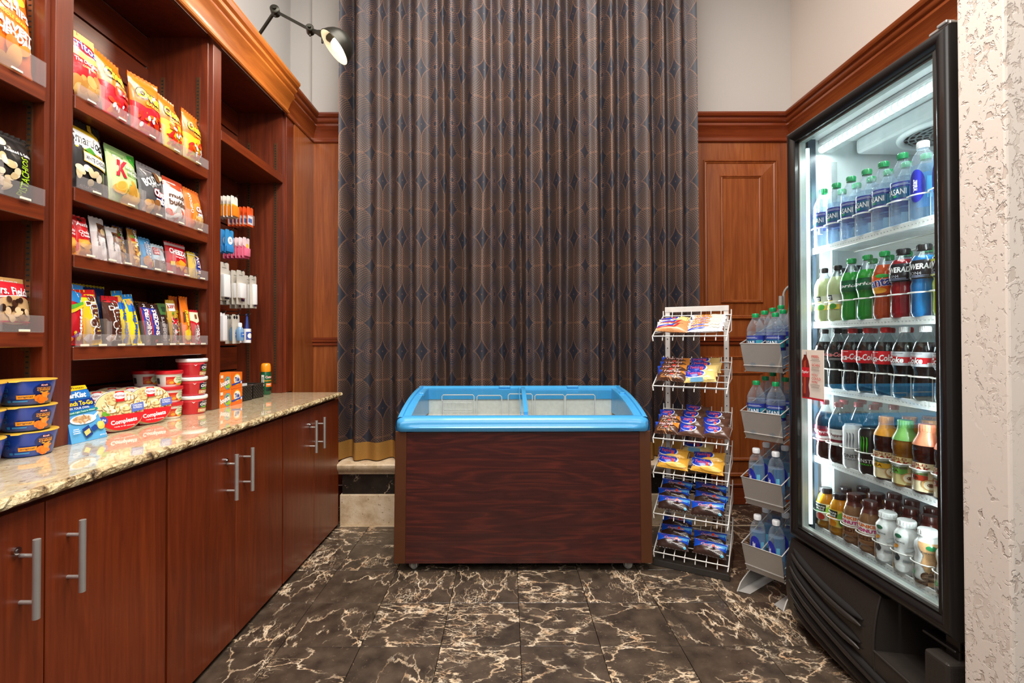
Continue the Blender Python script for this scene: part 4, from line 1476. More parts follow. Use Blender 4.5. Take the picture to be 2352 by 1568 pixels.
def PROTO(kind):
    w = (232, 232, 236)
    if kind in ('water', 'water_big'):
        h, r = (.238, .0340) if kind == 'water' else (.255, .0405)
        s = h / .225
        sh = [('r', 0, .72, 1, 1, (50, 62, 150)), ('r', .0, .18, .72, .74, (26, 96, 134)), ('r', .74, .2, 1, .7, (60, 150, 170)), ('t', 'DASANI', .36, .50, .62, .3, WHITE), ('p', [(.3, .28), (.36, .22), (.42, .28), (.36, .34)], (60, 180, 90))] + lines(.5, .86, .6, .12, 2, (190, 200, 230)) + lines(.5, .08, .6, .1, 2, (190, 200, 230), 5)
        return bottle('water_bottle', '-', 'bottle', water_prof(h, r), (.0145, .206 * s, .206 * s + .019, (20, 152, 88)), (.072 * s, .132 * s, (40, 50, 140), sh, 2.8), ((246, 250, 254), .15 * s, 'water'), 'pet')
    if kind in ('smart', 'smart_big'):
        h, r = (.248, .033) if kind == 'smart' else (.248, .0345)
        sh = [('e', .5, .45, .30, .55, (38, 48, 150)), ('t', 'smartwater', .47, .5, .9, .17, WHITE, {'rot': 90}), ('r', .84, .2, .98, .8, (120, 196, 226))]
        g = bottle('water_bottle', '-', 'bottle', smart_prof(h, r), (.0155, .225 * h / .25, .225 * h / .25 + .022, (240, 242, 244)), None, ((214, 234, 244), .17, 'water'), 'pet')
        gg = G()

        def S(u, v, hh):
            a = (u - .5) * 2.0
            z = .055 + .10 * v
            return ((r + .0006 + hh) * sin(a), -(r + .0006 + hh) * cos(a), z)
        sh = [('e', .42, .5, .34, .50, (34, 44, 160)), ('t', 'water', .36, .52, .38, .22, WHITE, {'rot': 90, 'b': .03}), ('r', .80, .1, 1.0, .75, (110, 190, 224))]
        art(gg, sh, S, 2.0 * r, .10, .0004)
        gg.build('label_print', M['film'], g, smooth=50)
        gg = G(); gg.cc = (120, 190, 222)
        gg.surf(lambda u, v: ((r - .001) * sin(2.1 + 2 * u), -(r - .001) * cos(2.1 + 2 * u), .05 + .11 * v), 10, 1)
        gg.build('back_label', M['film'], g)
        return g
    if kind == 'lemonade':
        sh = [('r', 0, 0, 1, .34, (240, 206, 40)), ('e', .5, .2, .16, .2, (70, 150, 60)), ('r', .1, .62, .5, .98, BLACK), ('t', 'Minute', .3, .86, .34, .12, WHITE), ('t', 'Maid', .3, .72, .28, .12, WHITE), ('r', .1, .5, .5, .6, (245, 214, 40))]
        return bottle('lemonade_bottle', '-', 'bottle', soda_prof(.22, .035), (.0145, .2, .218, BLACK), (.05, .105, (236, 240, 220), sh, 2.6), ((240, 244, 196), .175, 'drink'))
    if kind == 'sprite':
        sh = [('p', [(.06, .3), (.16, .62), (.5, .78), (.62, .95), (.7, .7), (.96, .62), (.76, .42), (.8, .2), (.55, .3), (.3, .24)], (14, 100, 60)), ('t', 'Sprite', .48, .48, .74, .36, WHITE, {'sh': .2, 'b': .03}), ('r', .8, .08, .96, .36, (230, 240, 230))]
        return bottle('soda_bottle', '-', 'bottle', soda_prof(), (.0145, .214, .232, (16, 150, 74)), (.108, .150, (12, 84, 48), sh, 2.8), ((48, 190, 60), .18, 'drink'))
    if kind == 'orange':
        sh = [('t', 'Fanta', .45, .6, .8, .5, (30, 40, 130), {'out': WHITE, 'b': .03, 'rot': 8}), ('e', .45, .16, .28, .16, (250, 170, 40)), ('e', .6, .94, .2, .1, (50, 160, 60))]
        return bottle('soda_bottle', '-', 'bottle', soda_prof(), (.0145, .214, .232, (16, 150, 74)), (.088, .150, (236, 92, 20), sh, 2.8), ((238, 92, 20), .185, 'drink'))
    if kind[:5] == 'sport':
        c = {'sport_red': (196, 22, 40), 'sport_blue': (40, 150, 226), 'sport_yellow': (226, 236, 60)}[kind]
        prof = [(0, .003), (.026, 0), (.033, .004), (.0365, .02), (.035, .06), (.0365, .10), (.033, .112), (.0375, .125), (.0385, .14), (.0355, .155), (.037, .17), (.03, .188), (.02, .2), (.0175, .206), (.0175, .208)]
        sh = [('t', 'POWERADE', .47, .66, .96, .30, WHITE, {'sh': .15, 'b': .03}), ('t', 'ION4', .4, .30, .3, .16, (160, 160, 170))] + lines(.5, .14, .6, .14, 2, (150, 160, 190))
        if kind == 'sport_yellow':
            sh = [('r', 0, .78, 1, .9, (226, 230, 60)), ('r', 0, .06, 1, .14, (226, 230, 60))] + sh
        return bottle('sports_drink_bottle', '-', 'bottle', prof, (.0185, .208, .226, BLACK), (.118, .176, (22, 24, 30), sh, 2.7), (c, .19, 'drink'))
    if kind in ('cola', 'cola_black', 'cola_silver'):
        if kind == 'cola':
            cc, lc = (206, 26, 36), (206, 22, 32)
            sh = [('t', 'Coca-Cola', .42, .46, .84, .5, WHITE, {'sh': .25, 'b': .02, 'rot': 4})] + lines(.3, .9, .4, .1, 1, (255, 200, 200)) + [('r', .86, .06, .98, .3, (235, 220, 210))]
        elif kind == 'cola_black':
            cc, lc = BLACK, (20, 18, 18)
            sh = [('t', 'Coca-Cola', .4, .6, .8, .36, (220, 30, 40), {'sh': .25, 'out': WHITE, 'ow': .02})] + lines(.5, .2, .6, .2, 2, (160, 160, 160)) + [('r', .78, .08, .94, .34, (230, 232, 230))]
        else:
            cc, lc = (244, 244, 246), (202, 204, 210)
            sh = [('r', 0, .2, 1, .62, (206, 24, 34)), ('t', 'Diet', .3, .66, .24, .16, (206, 24, 34), {'sh': .2}), ('t', 'Coke', .34, .42, .5, .44, WHITE, {'sh': .2, 'b': .03, 'out': (150, 20, 28), 'ow': .02}), ('r', .70, .04, .9, .28, (240, 240, 240))] + lines(.4, .9, .5, .08, 1, (120, 120, 130))
        return bottle('soda_bottle', '-', 'bottle', soda_prof(), (.0145, .214, .232, cc), (.108, .152, lc, sh, 2.7), ((22, 9, 6), .182, 'drink'))
    if kind in ('pepper', 'pepper_diet'):
        lc = (110, 14, 34) if kind == 'pepper' else (240, 238, 236)
        fg = WHITE if kind == 'pepper' else (120, 16, 40)
        sh = [('e', .45, .62, .40, .2, (140, 20, 44) if kind == 'pepper' else (250, 250, 250)), ('t', 'Dr Pepper', .45, .62, .78, .22, fg, {'sh': .2, 'b': .02}), ('r', .0, .2, 1, .36, fg), ('r', .7, .04, .9, .18, (230, 220, 220))]
        return bottle('soda_bottle', '-', 'bottle', soda_prof(), (.0145, .214, .232, (150, 36, 60)), (.07, .132, lc, sh, 2.7), ((36, 12, 12), .182, 'drink'))
    if kind in ('can_white', 'can_black'):
        dark = kind == 'can_black'
        bc = (14, 16, 18) if dark else (214, 218, 220)
        fg = (70, 200, 40) if dark else (120, 126, 134)
        b = thing('energy_drink_can', '-', 'can')
        prof = [(0, .006), (.024, .003), (.027, 0), (.033, .012), (.033, .148), (.0265, .158), (.027, .160), (.025, .1605), (.0245, .157)]
        g = G(); g.cc = bc
        g.lathe(prof, 24)

        def S(u, v, h):
            a = (u - .5) * 2.6
            return ((.033 + h) * sin(a), -(.033 + h) * cos(a), .012 + .136 * v)
        claw = []
        for k in range(3):
            x = .34 + .11 * k
            claw.append(('p', [(x, .9), (x + .05, .86), (x + .06, .7), (x + .03, .55 - .05 * (k == 1)), (x + .05, .42), (x + .01, .52), (x, .66), (x + .02, .8)], fg))
        art(g, claw + [('t', 'MONSTER', .5, .27, .92, .09, (235, 238, 238) if dark else (60, 64, 70)), ('t', 'ENERGY', .5, .18, .5, .04, fg)], S, .033 * 2.6, .136)
        g.build('can_body', M['plas'], b, smooth=50)
        g = G().lathe([(0, .157), (.0246, .157)], 24).tube([(-.004, -.002, .158), (.004, -.008, .1582), (.004, .004, .1582)], .002, 5)
        g.build('can_lid', M['steel'], b)
        return b
    if kind[:3] == 'tea':
        cc, dc, lc = {'tea_gold': ((222, 150, 50), (70, 26, 10), (226, 206, 160)), 'tea_green': ((120, 178, 92), (178, 112, 24), (206, 190, 130)), 'tea_peach': ((226, 138, 104), (58, 20, 10), (230, 214, 176))}[kind]
        prof = [(0, .003), (.03, 0), (.036, .006), (.036, .10), (.034, .106), (.037, .118), (.037, .142), (.031, .162), (.022, .178), (.02, .186), (.02, .206)]
        band = {'tea_gold': (226, 170, 40), 'tea_green': (90, 150, 60), 'tea_peach': (150, 50, 30)}[kind]
        sh = [('t', 'GOLD', .4, .93, .5, .09, (150, 40, 30)), ('t', 'PEAK', .42, .80, .66, .13, (150, 40, 30), {'b': .02}), ('r', .06, .58, .66, .72, (190, 200, 190)), ('p', [(.06, .58), (.2, .66), (.4, .62), (.66, .69), (.66, .58)], (90, 110, 60)), ('r', .06, .38, .66, .57, band), ('t', 'TEA', .3, .48, .3, .10, (60, 40, 20)), ('e', .72, .26, .2, .2, (196, 150, 90)), ('e', .72, .26, .16, .16, (240, 226, 196)), ('e', .72, .26, .08, .07, (120, 70, 40))]
        return bottle('iced_tea_bottle', '-', 'bottle', prof, (.0205, .188, .213, cc), (.012, .098, lc, sh, 2.9), (dc, .172, 'drink'), neck=(.02, .150, .188, tuple(min(255, int(x * .95)) for x in cc)))
    if kind in ('juice_apple', 'juice_orange'):
        ap = kind == 'juice_apple'
        prof = [(0, .003), (.028, 0), (.0335, .006), (.0335, .022), (.0315, .03), (.0335, .04), (.0335, .10), (.031, .112), (.026, .128), (.0195, .138), (.019, .150)]
        sh = [('r', .1, .55, .62, .95, (20, 44, 36)), ('t', 'Minute', .36, .82, .44, .14, WHITE), ('t', 'Maid', .36, .66, .36, .14, WHITE), ('r', .1, .46, .62, .54, (40, 180, 90) if ap else (240, 140, 30)), ('e', .76, .6, .16, .3, (120, 180, 60)), ('e', .8, .3, .14, .22, (60, 140, 50)), ('e', .4, .22, .18, .2, (200, 50, 40) if ap else (244, 150, 30))]
        return bottle('juice_bottle', '-', 'bottle', prof, (.0205, .138, .158, (26, 26, 30)), (.036, .1, (236, 240, 226) if ap else (244, 214, 90), sh, 2.7), ((214, 150, 30) if ap else (240, 170, 24), .136, 'drink'))
    if kind == 'coffee':
        prof = [(0, .003), (.028, 0), (.034, .006), (.034, .02), (.032, .026), (.034, .032), (.034, .10), (.033, .118), (.027, .138), (.021, .15), (.02, .158)]
        sh = [('r', 0, .5, 1, 1, (246, 240, 232)), ('t', "DUNKIN'", .46, .88, .92, .17, (238, 110, 30), {'b': .045}), ('t', 'DONUTS', .46, .66, .86, .17, (206, 30, 120), {'b': .045}), ('t', 'ICED!', .4, .28, .6, .2, (90, 50, 26), {'b': .03})] + lines(.5, .08, .6, .1, 2, (120, 80, 50))
        return bottle('coffee_bottle', '-', 'bottle', prof, (.0215, .156, .180, (66, 26, 18)), (.034, .106, (172, 120, 78), sh, 2.6), ((196, 142, 98), .142, 'drink'), neck=(.02, .140, .157, (84, 34, 24)))
    if kind in ('milk', 'milk_choc'):
        ch = kind == 'milk_choc'
        prof = [(0, .003), (.026, 0), (.0335, .006), (.034, .03), (.031, .05), (.033, .07), (.030, .088), (.034, .108), (.033, .124), (.026, .136), (.023, .142), (.023, .150)]
        b = bottle('milk_bottle', '-', 'bottle', prof, (.0245, .148, .168, (246, 248, 248)), None, None, opaque=(238, 240, 240))
        g = G()

        def rad(z):
            for (r0, z0), (r1, z1) in zip(prof, prof[1:]):
                if z0 <= z <= z1: return r0 + (r1 - r0) * (z - z0) / max(1e-6, z1 - z0)
            return .03

        def S(u, v, h):
            a = (u - .5) * 2.8; z = .006 + .126 * v
            return ((rad(z) + h + .0006) * sin(a), -(rad(z) + h + .0006) * cos(a), z)
        if ch:
            sh = [('p', [(.3, 1), (.5, .7), (.42, .5), (.55, .3), (.5, .0), (1, 0), (1, 1)], (196, 152, 108)), ('r', 0, .0, .6, .10, (60, 34, 20)), ('e', .62, .2, .2, .12, (70, 44, 26)), ('e', .7, .9, .14, .06, (30, 120, 70)), ('t', 'Chocolate', .78, .5, .4, .09, (110, 60, 30), {'sh': .2, 'rot': 70}), ('e', .12, .22, .1, .07, (40, 150, 80)), ('t', 'Farms', .6, .78, .3, .05, (90, 90, 90))]
        else:
            sh = [('e', .35, .9, .12, .05, (40, 110, 80)), ('t', 'Farms', .4, .76, .3, .06, (80, 90, 90)), ('e', .22, .62, .14, .05, (226, 150, 50), 20), ('e', .3, .36, .11, .09, (60, 66, 70)), ('r', .5, .28, .86, .33, (150, 156, 160)), ('p', [(0, .02), (.16, .0), (.18, .14), (.06, .22), (0, .2)], (240, 160, 30)), ('e', .46, .12, .2, .09, (250, 250, 250)), ('e', .92, .4, .1, .06, (200, 96, 50)), ('e', .7, .62, .16, .05, (206, 212, 214), 30)]
        art(g, sh, S, .034 * 2.8, .126)
        g.build('label_print', M['film'], b, smooth=50)
        return b


PRO = {}
USED = set()


def put(kind, p, rz, label, group, tilt=0):
    if kind not in PRO:
        PRO[kind] = PROTO(kind)
    if kind in USED:
        o = dup(PRO[kind], label, group)
    else:
        USED.add(kind)
        o = PRO[kind]
        o['label'] = label
        o['group'] = group
    place(o, p, rz, tilt)
    return o


SHELF_WORD = ['top shelf', 'second shelf', 'third shelf', 'fourth shelf', 'bottom shelf']
FRONT = [
    ['water'] * 6 + ['smart'] * 2,
    ['lemonade', 'lemonade', 'sprite', 'sprite', 'orange', 'sport_red', 'sport_blue', 'sport_yellow'],
    ['cola_black', 'cola_black', 'cola', 'cola', 'cola', 'cola_silver', 'cola_silver', 'cola_silver'],
    ['pepper', 'pepper_diet', 'can_white', 'can_black', 'tea_gold', 'tea_green', 'tea_peach', 'tea_peach'],
    ['juice_apple', 'juice_orange', 'coffee', 'coffee', 'milk', 'milk', 'milk_choc', 'milk_choc']]
BACK = [
    ['water'] * 6 + ['water', 'water'],
    ['lemonade', 'lemonade', 'sprite', 'sprite', 'sprite', 'sprite', 'orange', 'sport_yellow'],
    ['cola_black', 'cola_black', 'cola', 'cola', 'cola', 'cola_silver', 'cola_silver', 'cola_silver'],
    ['pepper', 'pepper', 'pepper', 'can_white', 'tea_gold', 'tea_gold', 'tea_green', 'tea_peach'],
    ['juice_apple', 'juice_orange', 'coffee', 'coffee', 'coffee', 'coffee', 'milk', 'milk']]
DESC = {'water': 'green capped clear water bottle', 'smart': 'white capped clear water bottle', 'lemonade': 'black capped pale lemonade bottle', 'sprite': 'green lime soda bottle', 'orange': 'orange soda bottle', 'sport_red': 'red sports drink bottle', 'sport_blue': 'blue sports drink bottle', 'sport_yellow': 'yellow sports drink bottle', 'cola_black': 'black capped cola bottle', 'cola': 'red capped cola bottle with red label', 'cola_silver': 'white capped cola bottle with silver label', 'pepper': 'maroon labelled dark soda bottle', 'pepper_diet': 'white labelled dark soda bottle', 'can_white': 'white energy drink can', 'can_black': 'black green-clawed energy drink can', 'tea_gold': 'gold capped iced tea bottle', 'tea_green': 'green capped iced tea bottle', 'tea_peach': 'peach capped iced tea bottle', 'juice_apple': 'amber juice bottle with green label', 'juice_orange': 'orange juice bottle with yellow label', 'coffee': 'brown capped iced coffee bottle', 'milk': 'white milk bottle', 'milk_choc': 'chocolate milk bottle'}
GRP = {'cola': 'soda bottles in the cooler', 'sprite': 'soda bottles in the cooler'}
rb = random.Random(9)
for si in range(5):
    for li in range(8):
        x = .596 - .0745 * (7 - li)
        for row, tab in ((0, FRONT), (1, BACK), (2, BACK)):
            if row == 2 and si in (0, 1, 2):
                continue
            kind = tab[si][li]
            p = FMAT @ V((x + rb.uniform(-.0015, .0015), .094 + .0745 * row + (.004 if row else 0), SHZ[si] + .0005))
            if row == 0:
                lb = '%s, %s from far end, front of cooler %s' % (DESC[kind], ORD[li], SHELF_WORD[si])
            else:
                lb = '%s, %s row, %s from far end, cooler %s' % (DESC[kind], 'second' if row == 1 else 'third', ORD[li], SHELF_WORD[si])
            put(kind, p, radians(-58 + rb.uniform(-9, 9)), lb, 'drinks on the cooler ' + SHELF_WORD[si])

# ============================================================ SILVER BOTTLE RACK
BR0 = V((1.0875, 2.293, 0)); BRZ = radians(-54.2)
BMAT = Matrix.Translation(BR0) @ Matrix.Rotation(BRZ, 4, 'Z')
TRAYZ = [1.029, .714, .405, .095]
SLOPE = .2


def bottle_rack():
    f = thing('bottle_rack', 'silver four-tier wire rack of water bottles between snack rack and cooler', 'rack', BR0, BRZ)
    xa, xb = .018, .199
    for k, z in enumerate(TRAYZ):
        t = bpy.data.objects.new('tray', None); COL.objects.link(t); t.parent = f
        zt = z + .128
        # front panel in two folds, top leaning out
        G().hexa([(xa + .004, .026, z + .030), (xb - .004, .026, z + .030), (xb - .004, .029, z + .030), (xa + .004, .029, z + .030), (xa, 0, zt), (xb, 0, zt), (xb, .003, zt), (xa, .003, zt)]).build('front_panel', M['silver'], t, bev=.0008)
        G().hexa([(xa + .006, .036, z), (xb - .006, .036, z), (xb - .006, .039, z), (xa + .006, .039, z), (xa + .004, .026, z + .027), (xb - .004, .026, z + .027), (xb - .004, .029, z + .027), (xa + .004, .029, z + .027)]).build('lower_panel', M['silver'], t, bev=.0008)
        G().tube([(xa + .003, .0255, z + .0285), (xb - .003, .0255, z + .0285)], .003, 6).build('fold_wire', M['silver'], t, smooth=60)
        D = .34
        g = G()
        g.tube([(xa, D, zt + SLOPE * D + .04), (xa, .0, zt + .002), (xb, .0, zt + .002), (xb, D, zt + SLOPE * D + .04)], .0032, 7)
        mid = (xa + xb) / 2
        g.tube([(mid, .004, zt), (mid, D, zt + SLOPE * D + .04)], .0028, 6)
        for xx in (xa + .004, xb - .004):
            g.tube([(xx, .036, z + .065), (xx, D, z + .065 + SLOPE * D)], .0026, 6)
            g.tube([(xx, .034, z), (xx, D, z + SLOPE * D)], .0026, 6)
            g.tube([(xx, .036, z + .03), (xx, D, z + .03 + SLOPE * D)], .0022, 6)
        for i in range(9):
            xx = xa + .012 + (xb - xa - .024) * i / 8
            g.tube([(xx, .037, z + .001), (xx, D, z + .001 + SLOPE * D)], .0022, 6)
        for yy in (.12, .24, D):
            g.tube([(xa, yy, zt + SLOPE * yy), (xa + .004, yy, z + SLOPE * yy), (xb - .004, yy, z + SLOPE * yy), (xb, yy, zt + SLOPE * yy)], .0024, 6)
        o = g.build('tray_wires', M['silver'], t, smooth=60); o['kind'] = 'stuff'
    # posts and hoop at the back
    for xx in (.045, .172):
        G().tube([(xx, .345, .02), (xx, .345, 1.40)], .010, 10).build('post', M['silver'], f, smooth=60)
    pts = [(.052, .36, 1.0), (.052, .36, 1.40)]
    for i in range(1, 9):
        q = pi / 2 * i / 8
        pts.append((.052 + .0565 * (1 - cos(q)), .36, 1.40 + .055 * sin(q)))
    pts += [(.165 - (p[0] - .052), p[1], p[2]) for p in reversed(pts[:-1])]
    G().tube(pts, .0065, 10).build('handle_hoop', M['silver'], f, smooth=60)
    # curved sheet feet
    for xx, s in ((.006, -1), (.212, 1)):
        prof = []
        for i in range(13):
            t = i / 12
            prof.append((.35 * (1 - t) - .02 * t, .10 * cos(t * pi / 2) ** .55 if i < 12 else 0.0))
        prof = [(.36, 0)] + prof
        G().prism(prof, lambda a, b: (xx - .0025, a, b), lambda a, b: (xx + .0025, a, b)).build('side_foot', M['silver'], f)
        G().add([(xx - .002, -.02, .002), (xx + .05 * -s, .0, .002), (xx + .05 * -s, .34, .002), (xx - .002, .34, .002)], [(0, 1, 2, 3)]).build('foot_flange', M['silver'], f)
    G().box(.006, .212, .33, .35, .03, .06).build('cross_bar', M['silver'], f, bev=.002)
    return f


bottle_rack()
TW = ['top', 'second', 'third', 'lowest']
for k, z in enumerate(TRAYZ):
    kind = 'water_big' if k < 2 else 'smart_big'
    for row in range(3 if k % 2 else 4):
        for c in range(2):
            yy = .062 + .083 * row + .022 * (.5 + .5 * (-1) ** c) * 0
            xx = .064 + .089 * c + rb.uniform(-.002, .002)
            zz = z + .0045 + SLOPE * (yy - .037) + .006
            p = BMAT @ V((xx, yy, zz + .004))
            lb = '%s water bottle, %s row on %s side of the rack %s tray' % ('green capped' if k < 2 else 'white capped blue', ['front', 'second', 'third', 'fourth'][row], ['curtain', 'cooler'][c], TW[k])
            put(kind, p, BRZ + radians(rb.uniform(-15, 15)), lb, 'water bottles in the silver rack', tilt=-.03)

# ============================================================ WHITE SNACK RACK
SR0 = V((.756, 2.543, 0)); SRZ = radians(-28.8)
SMAT = Matrix.Translation(SR0) @ Matrix.Rotation(SRZ, 4, 'Z')
SZ = [1.196, .937, .664, .484, .272, .072]
RISE, RUN = .118, .292


def snack_rack():
    f = thing('snack_rack', 'white wire snack rack of packaged cakes on a black base beside the freezer', 'rack', SR0, SRZ)
    G().hexa([(0, 0, 0), (.372, 0, 0), (.372, .338, 0), (0, .338, 0), (.004, .004, .032), (.368, .004, .032), (.366, .336, .036), (.006, .336, .036)]).build('base', M['blackp'], f, bev=.004, seg=2)
    for xx in (.030, .340):
        p = G().box(xx - .013, xx + .013, .296, .318, .034, 1.345).build('post', M['whitem'], f, bev=.003, seg=2)
        g = G()
        zz = .09
        while zz < 1.33:
            g.tube([(xx, .2945, zz), (xx, .2955, zz)], .0032, 8)
            zz += .052
        o = g.build('post_holes', M['dark'], p); o['kind'] = 'stuff'
    G().box(.016, .354, .294, .320, 1.335, 1.366).build('top_bar', M['whitem'], f, bev=.003, seg=2)
    for zz in (.905, .36):
        G().tube([(.03, .307, zz), (.34, .307, zz)], .004, 8).build('cross_rod', M['whitew'], f, smooth=60)
    for k, z in enumerate(SZ):
        xa, xb = .008, .366
        g = G()
        rr = .0031
        # perimeter with folded-down front
        g.tube([(xa, RUN, z + RISE + .03), (xa, RUN, z + RISE), (xa, 0, z), (xa + .004, -.004, z - .024)], rr, 7)
        g.tube([(xb, RUN, z + RISE + .03), (xb, RUN, z + RISE), (xb, 0, z), (xb - .004, -.004, z - .024)], rr, 7)
        g.tube([(xa, -.001, z + .001), (xb, -.001, z + .001)], rr, 7)
        g.tube([(xa, RUN, z + RISE), (xb, RUN, z + RISE)], rr, 7)
        for i in range(1, 7):
            xx = xa + (xb - xa) * i / 7
            g.tube([(xx, RUN + .002, z + RISE + .028), (xx, RUN - .006, z + RISE - .002), (xx, .002, z - .002), (xx, -.004, z - .022)], .0022, 6)
        for yy in (.07, .14, .21):
            g.tube([(xa, yy, z + RISE * yy / RUN - .003), (xb, yy, z + RISE * yy / RUN - .003)], .0022, 6)
        # side braces
        for xx in (xa, xb):
            g.tube([(xx, .03, z + .012), (xx, .29, z + .03), (xx, .29, z + RISE)], .0026, 6)
        o = g.build('wire_shelf', M['whitew'], f, smooth=60); o['kind'] = 'stuff'
    return f


snack_rack()


def pillow(W, H, T, seal=.10, wob=.0015, seed=1, pinch=.05, top=None):
    """front surface of a filled pouch: S(u,v,h) with local x right, z up, front towards -y"""
    r = random.Random(seed)
    ph = [r.uniform(0, 6) for _ in range(6)]

    def t(u, v):
        e = max(0.0, 1 - abs(2 * u - 1) ** 2.6) ** .62
        vv = min(1, max(0, (v - seal * .55) / (1 - seal * (1.0 if top is None else top) - seal * .55)))
        p = max(0, 1 - abs(2 * vv - 1) ** 2.4) ** .6
        low = 1 + .22 * (.5 - v)
        return T / 2 * e * p * low + .0008 + wob * (sin(9 * u + 7 * v + ph[0]) + sin(17 * v - 8 * u + ph[1]) + .6 * sin(23 * u + 13 * v + ph[2])) * e * (.35 + p) * .5

    def S(u, v, h, side=-1):
        p = t(.5, v) / (T / 2 + .001)
        x = (u - .5) * W * (1 - pinch * p)
        return (x, side * (t(u, v) + h), v * H)
    return S


def pouch(name, label, cat, W, H, T, col, shapes, seed=1, group=None, seal=.10, sealcol=None, mat='film', nu=18, nv=22, jag=True, wob=.0015, back=None):
    b = thing(name, label, cat, group=group)
    S = pillow(W, H, T, seal, wob, seed)
    g = G(); g.cc = col
    g.surf(lambda u, v: S(u, .03 + .94 * v, 0), nu, nv)
    g.surf(lambda u, v: S(1 - u, .03 + .94 * v, 0, 1), nu, nv, col=back or col)
    art(g, shapes, S, W, H, .0009, .00045)
    g.build('pouch_body', M[mat], b, smooth=60)
    # crimped seals
    for nm, va, vb in (('top_seal', .955, 1.0), ('bottom_seal', .0, .045)):
        g = G(); g.cc = sealcol or col
        n = max(6, int(W / .008))
        P = []
        for i in range(n + 1):
            u = i / n
            z = .0012 * (1 if i % 2 else -1)
            x = (u - .5) * W
            dz = (.002 if i % 2 else 0) if jag else 0
            P += [(x, z - .0008, va * H), (x, z - .0008, vb * H - (dz if nm == 'top_seal' else -dz)), (x, z + .0008, va * H), (x, z + .0008, vb * H - (dz if nm == 'top_seal' else -dz))]
        fs = []
        for i in range(n):
            a, c = 4 * i, 4 * i + 4
            fs += [(a, c, c + 1, a + 1), (c + 2, a + 2, a + 3, c + 3), (a + 1, c + 1, c + 3, a + 3)]
        g.add(P, fs)
        g.build(nm, M[mat], b, smooth=None)
    return b


CK = {}
CKU = set()


def cake_proto(k):
    Wd, H, T = .155, .075, .034
    if k == 'cup':
        sh = [('p', [(0, .42), (.3, .60), (.7, .56), (1, .42), (1, 1), (0, 1)], (22, 74, 190)), ('p', [(.1, .52), (.5, .82), (1, .86), (1, .62), (.6, .66), (.3, .62)], (90, 170, 230)), ('t', 'CupCakes', .5, .66, .56, .24, (214, 40, 50), {'out': WHITE, 'ow': .03, 'sh': .2}), ('t', 'Hostess', .26, .90, .26, .09, (230, 60, 60)), ('e', .88, .16, .05, .1, (90, 190, 226))]
        sh += [('e', .46 + .05 * i, .36 - .022 * i, .021, .032, (240, 236, 230)) for i in range(9)] + [('e', .46 + .05 * i, .36 - .022 * i, .011, .018, (60, 38, 30)) for i in range(9)] + [('e', .62, .66, .04, .1, (238, 66, 40))]
        return pouch('snack_cake', '-', 'cake', .16, .075, .034, (56, 36, 30), sh, 4, seal=.08)
    if k == 'hoho':
        sh = [('p', [(0, .35), (.16, 1), (0, 1)], (30, 70, 180)), ('p', [(.6, .9), (1, .5), (1, 1), (.7, 1)], (220, 140, 50)), ('t', 'HoHos', .48, .82, .56, .3, WHITE, {'out': (196, 40, 40), 'ow': .05}), ('e', .5, .45, .08, .08, (236, 60, 40))] + scatter(14, .55, .3, .42, .2, [(180, 120, 70), (200, 150, 110), (110, 66, 40)], .012, .003, 3)
        return pouch('snack_cake', '-', 'cake', Wd, H, T, (84, 52, 36), sh, 5, seal=.08)
    if k == 'choc':
        sh = [('p', [(0, .2), (.5, .28), (.62, .6), (.5, 1), (0, 1)], (20, 56, 176)), ('e', .36, .62, .32, .36, WHITE), ('e', .34, .64, .30, .34, (24, 60, 184)), ('t', 'Zingers', .34, .66, .44, .26, (230, 120, 150), {'out': (200, 30, 50), 'ow': .03, 'sh': .2}), ('e', .46, .42, .06, .1, (240, 80, 60))]
        return pouch('snack_cake', '-', 'cake', Wd, H, T, (92, 60, 46), sh, 6, seal=.08)
    if k in ('gold', 'twin'):
        sh = [('p', [(0, .3), (.5, .36), (.66, .7), (.56, 1), (0, 1)], (24, 64, 186)), ('e', .34, .60, .34, .36, WHITE), ('e', .32, .64, .32, .34, (24, 60, 184)), ('t', 'Twinkies', .33, .66, .46, .26, (230, 110, 140), {'out': (200, 30, 50), 'ow': .03, 'sh': .2}), ('e', .5, .46, .05, .1, (240, 70, 50))]
        if k == 'twin':
            sh += [('e', .62, .24, .34, .16, (250, 200, 90))]
        else:
            sh += [('r', .72, .1, .96, .9, (238, 208, 130)), ('r', .2, .0, .6, .22, (120, 180, 220))]
        return pouch('snack_cake', '-', 'cake', Wd, H, T, (232, 172, 62) if k == 'twin' else (236, 206, 130), sh, 7, seal=.08)
    if k == 'donut':
        sh = [('t', 'Donettes', .34, .6, .54, .46, (240, 160, 20), {'out': (200, 50, 40), 'ow': .03, 'sh': .2, 'rot': 3}), ('p', [(0, .1), (.5, .2), (.5, .34), (0, .3)], (40, 70, 190))] + [('e', .66 + .1 * i, .55, .06, .3, (240, 228, 200)) for i in range(3)]
        return pouch('snack_cake', '-', 'cake', .17, .06, .03, (238, 238, 240), sh, 8, seal=.08)
    if k == 'bun':
        sh = [('p', [(0, .35), (.5, .5), (.7, 1), (0, 1)], (240, 240, 244)), ('p', [(0, .28), (.5, .4), (.74, 1), (.68, 1), (.46, .5), (0, .38)], (40, 66, 180)), ('p', [(.05, .2), (.6, .3), (.8, .9), (.74, .9), (.55, .38), (.05, .28)], (210, 40, 50)), ('t', 'Honey Bun', .34, .68, .5, .26, (230, 140, 40), {'out': (150, 60, 20), 'ow': .02})]
        return pouch('snack_cake', '-', 'cake', .165, .085, .036, (206, 144, 92), sh, 9, seal=.08)


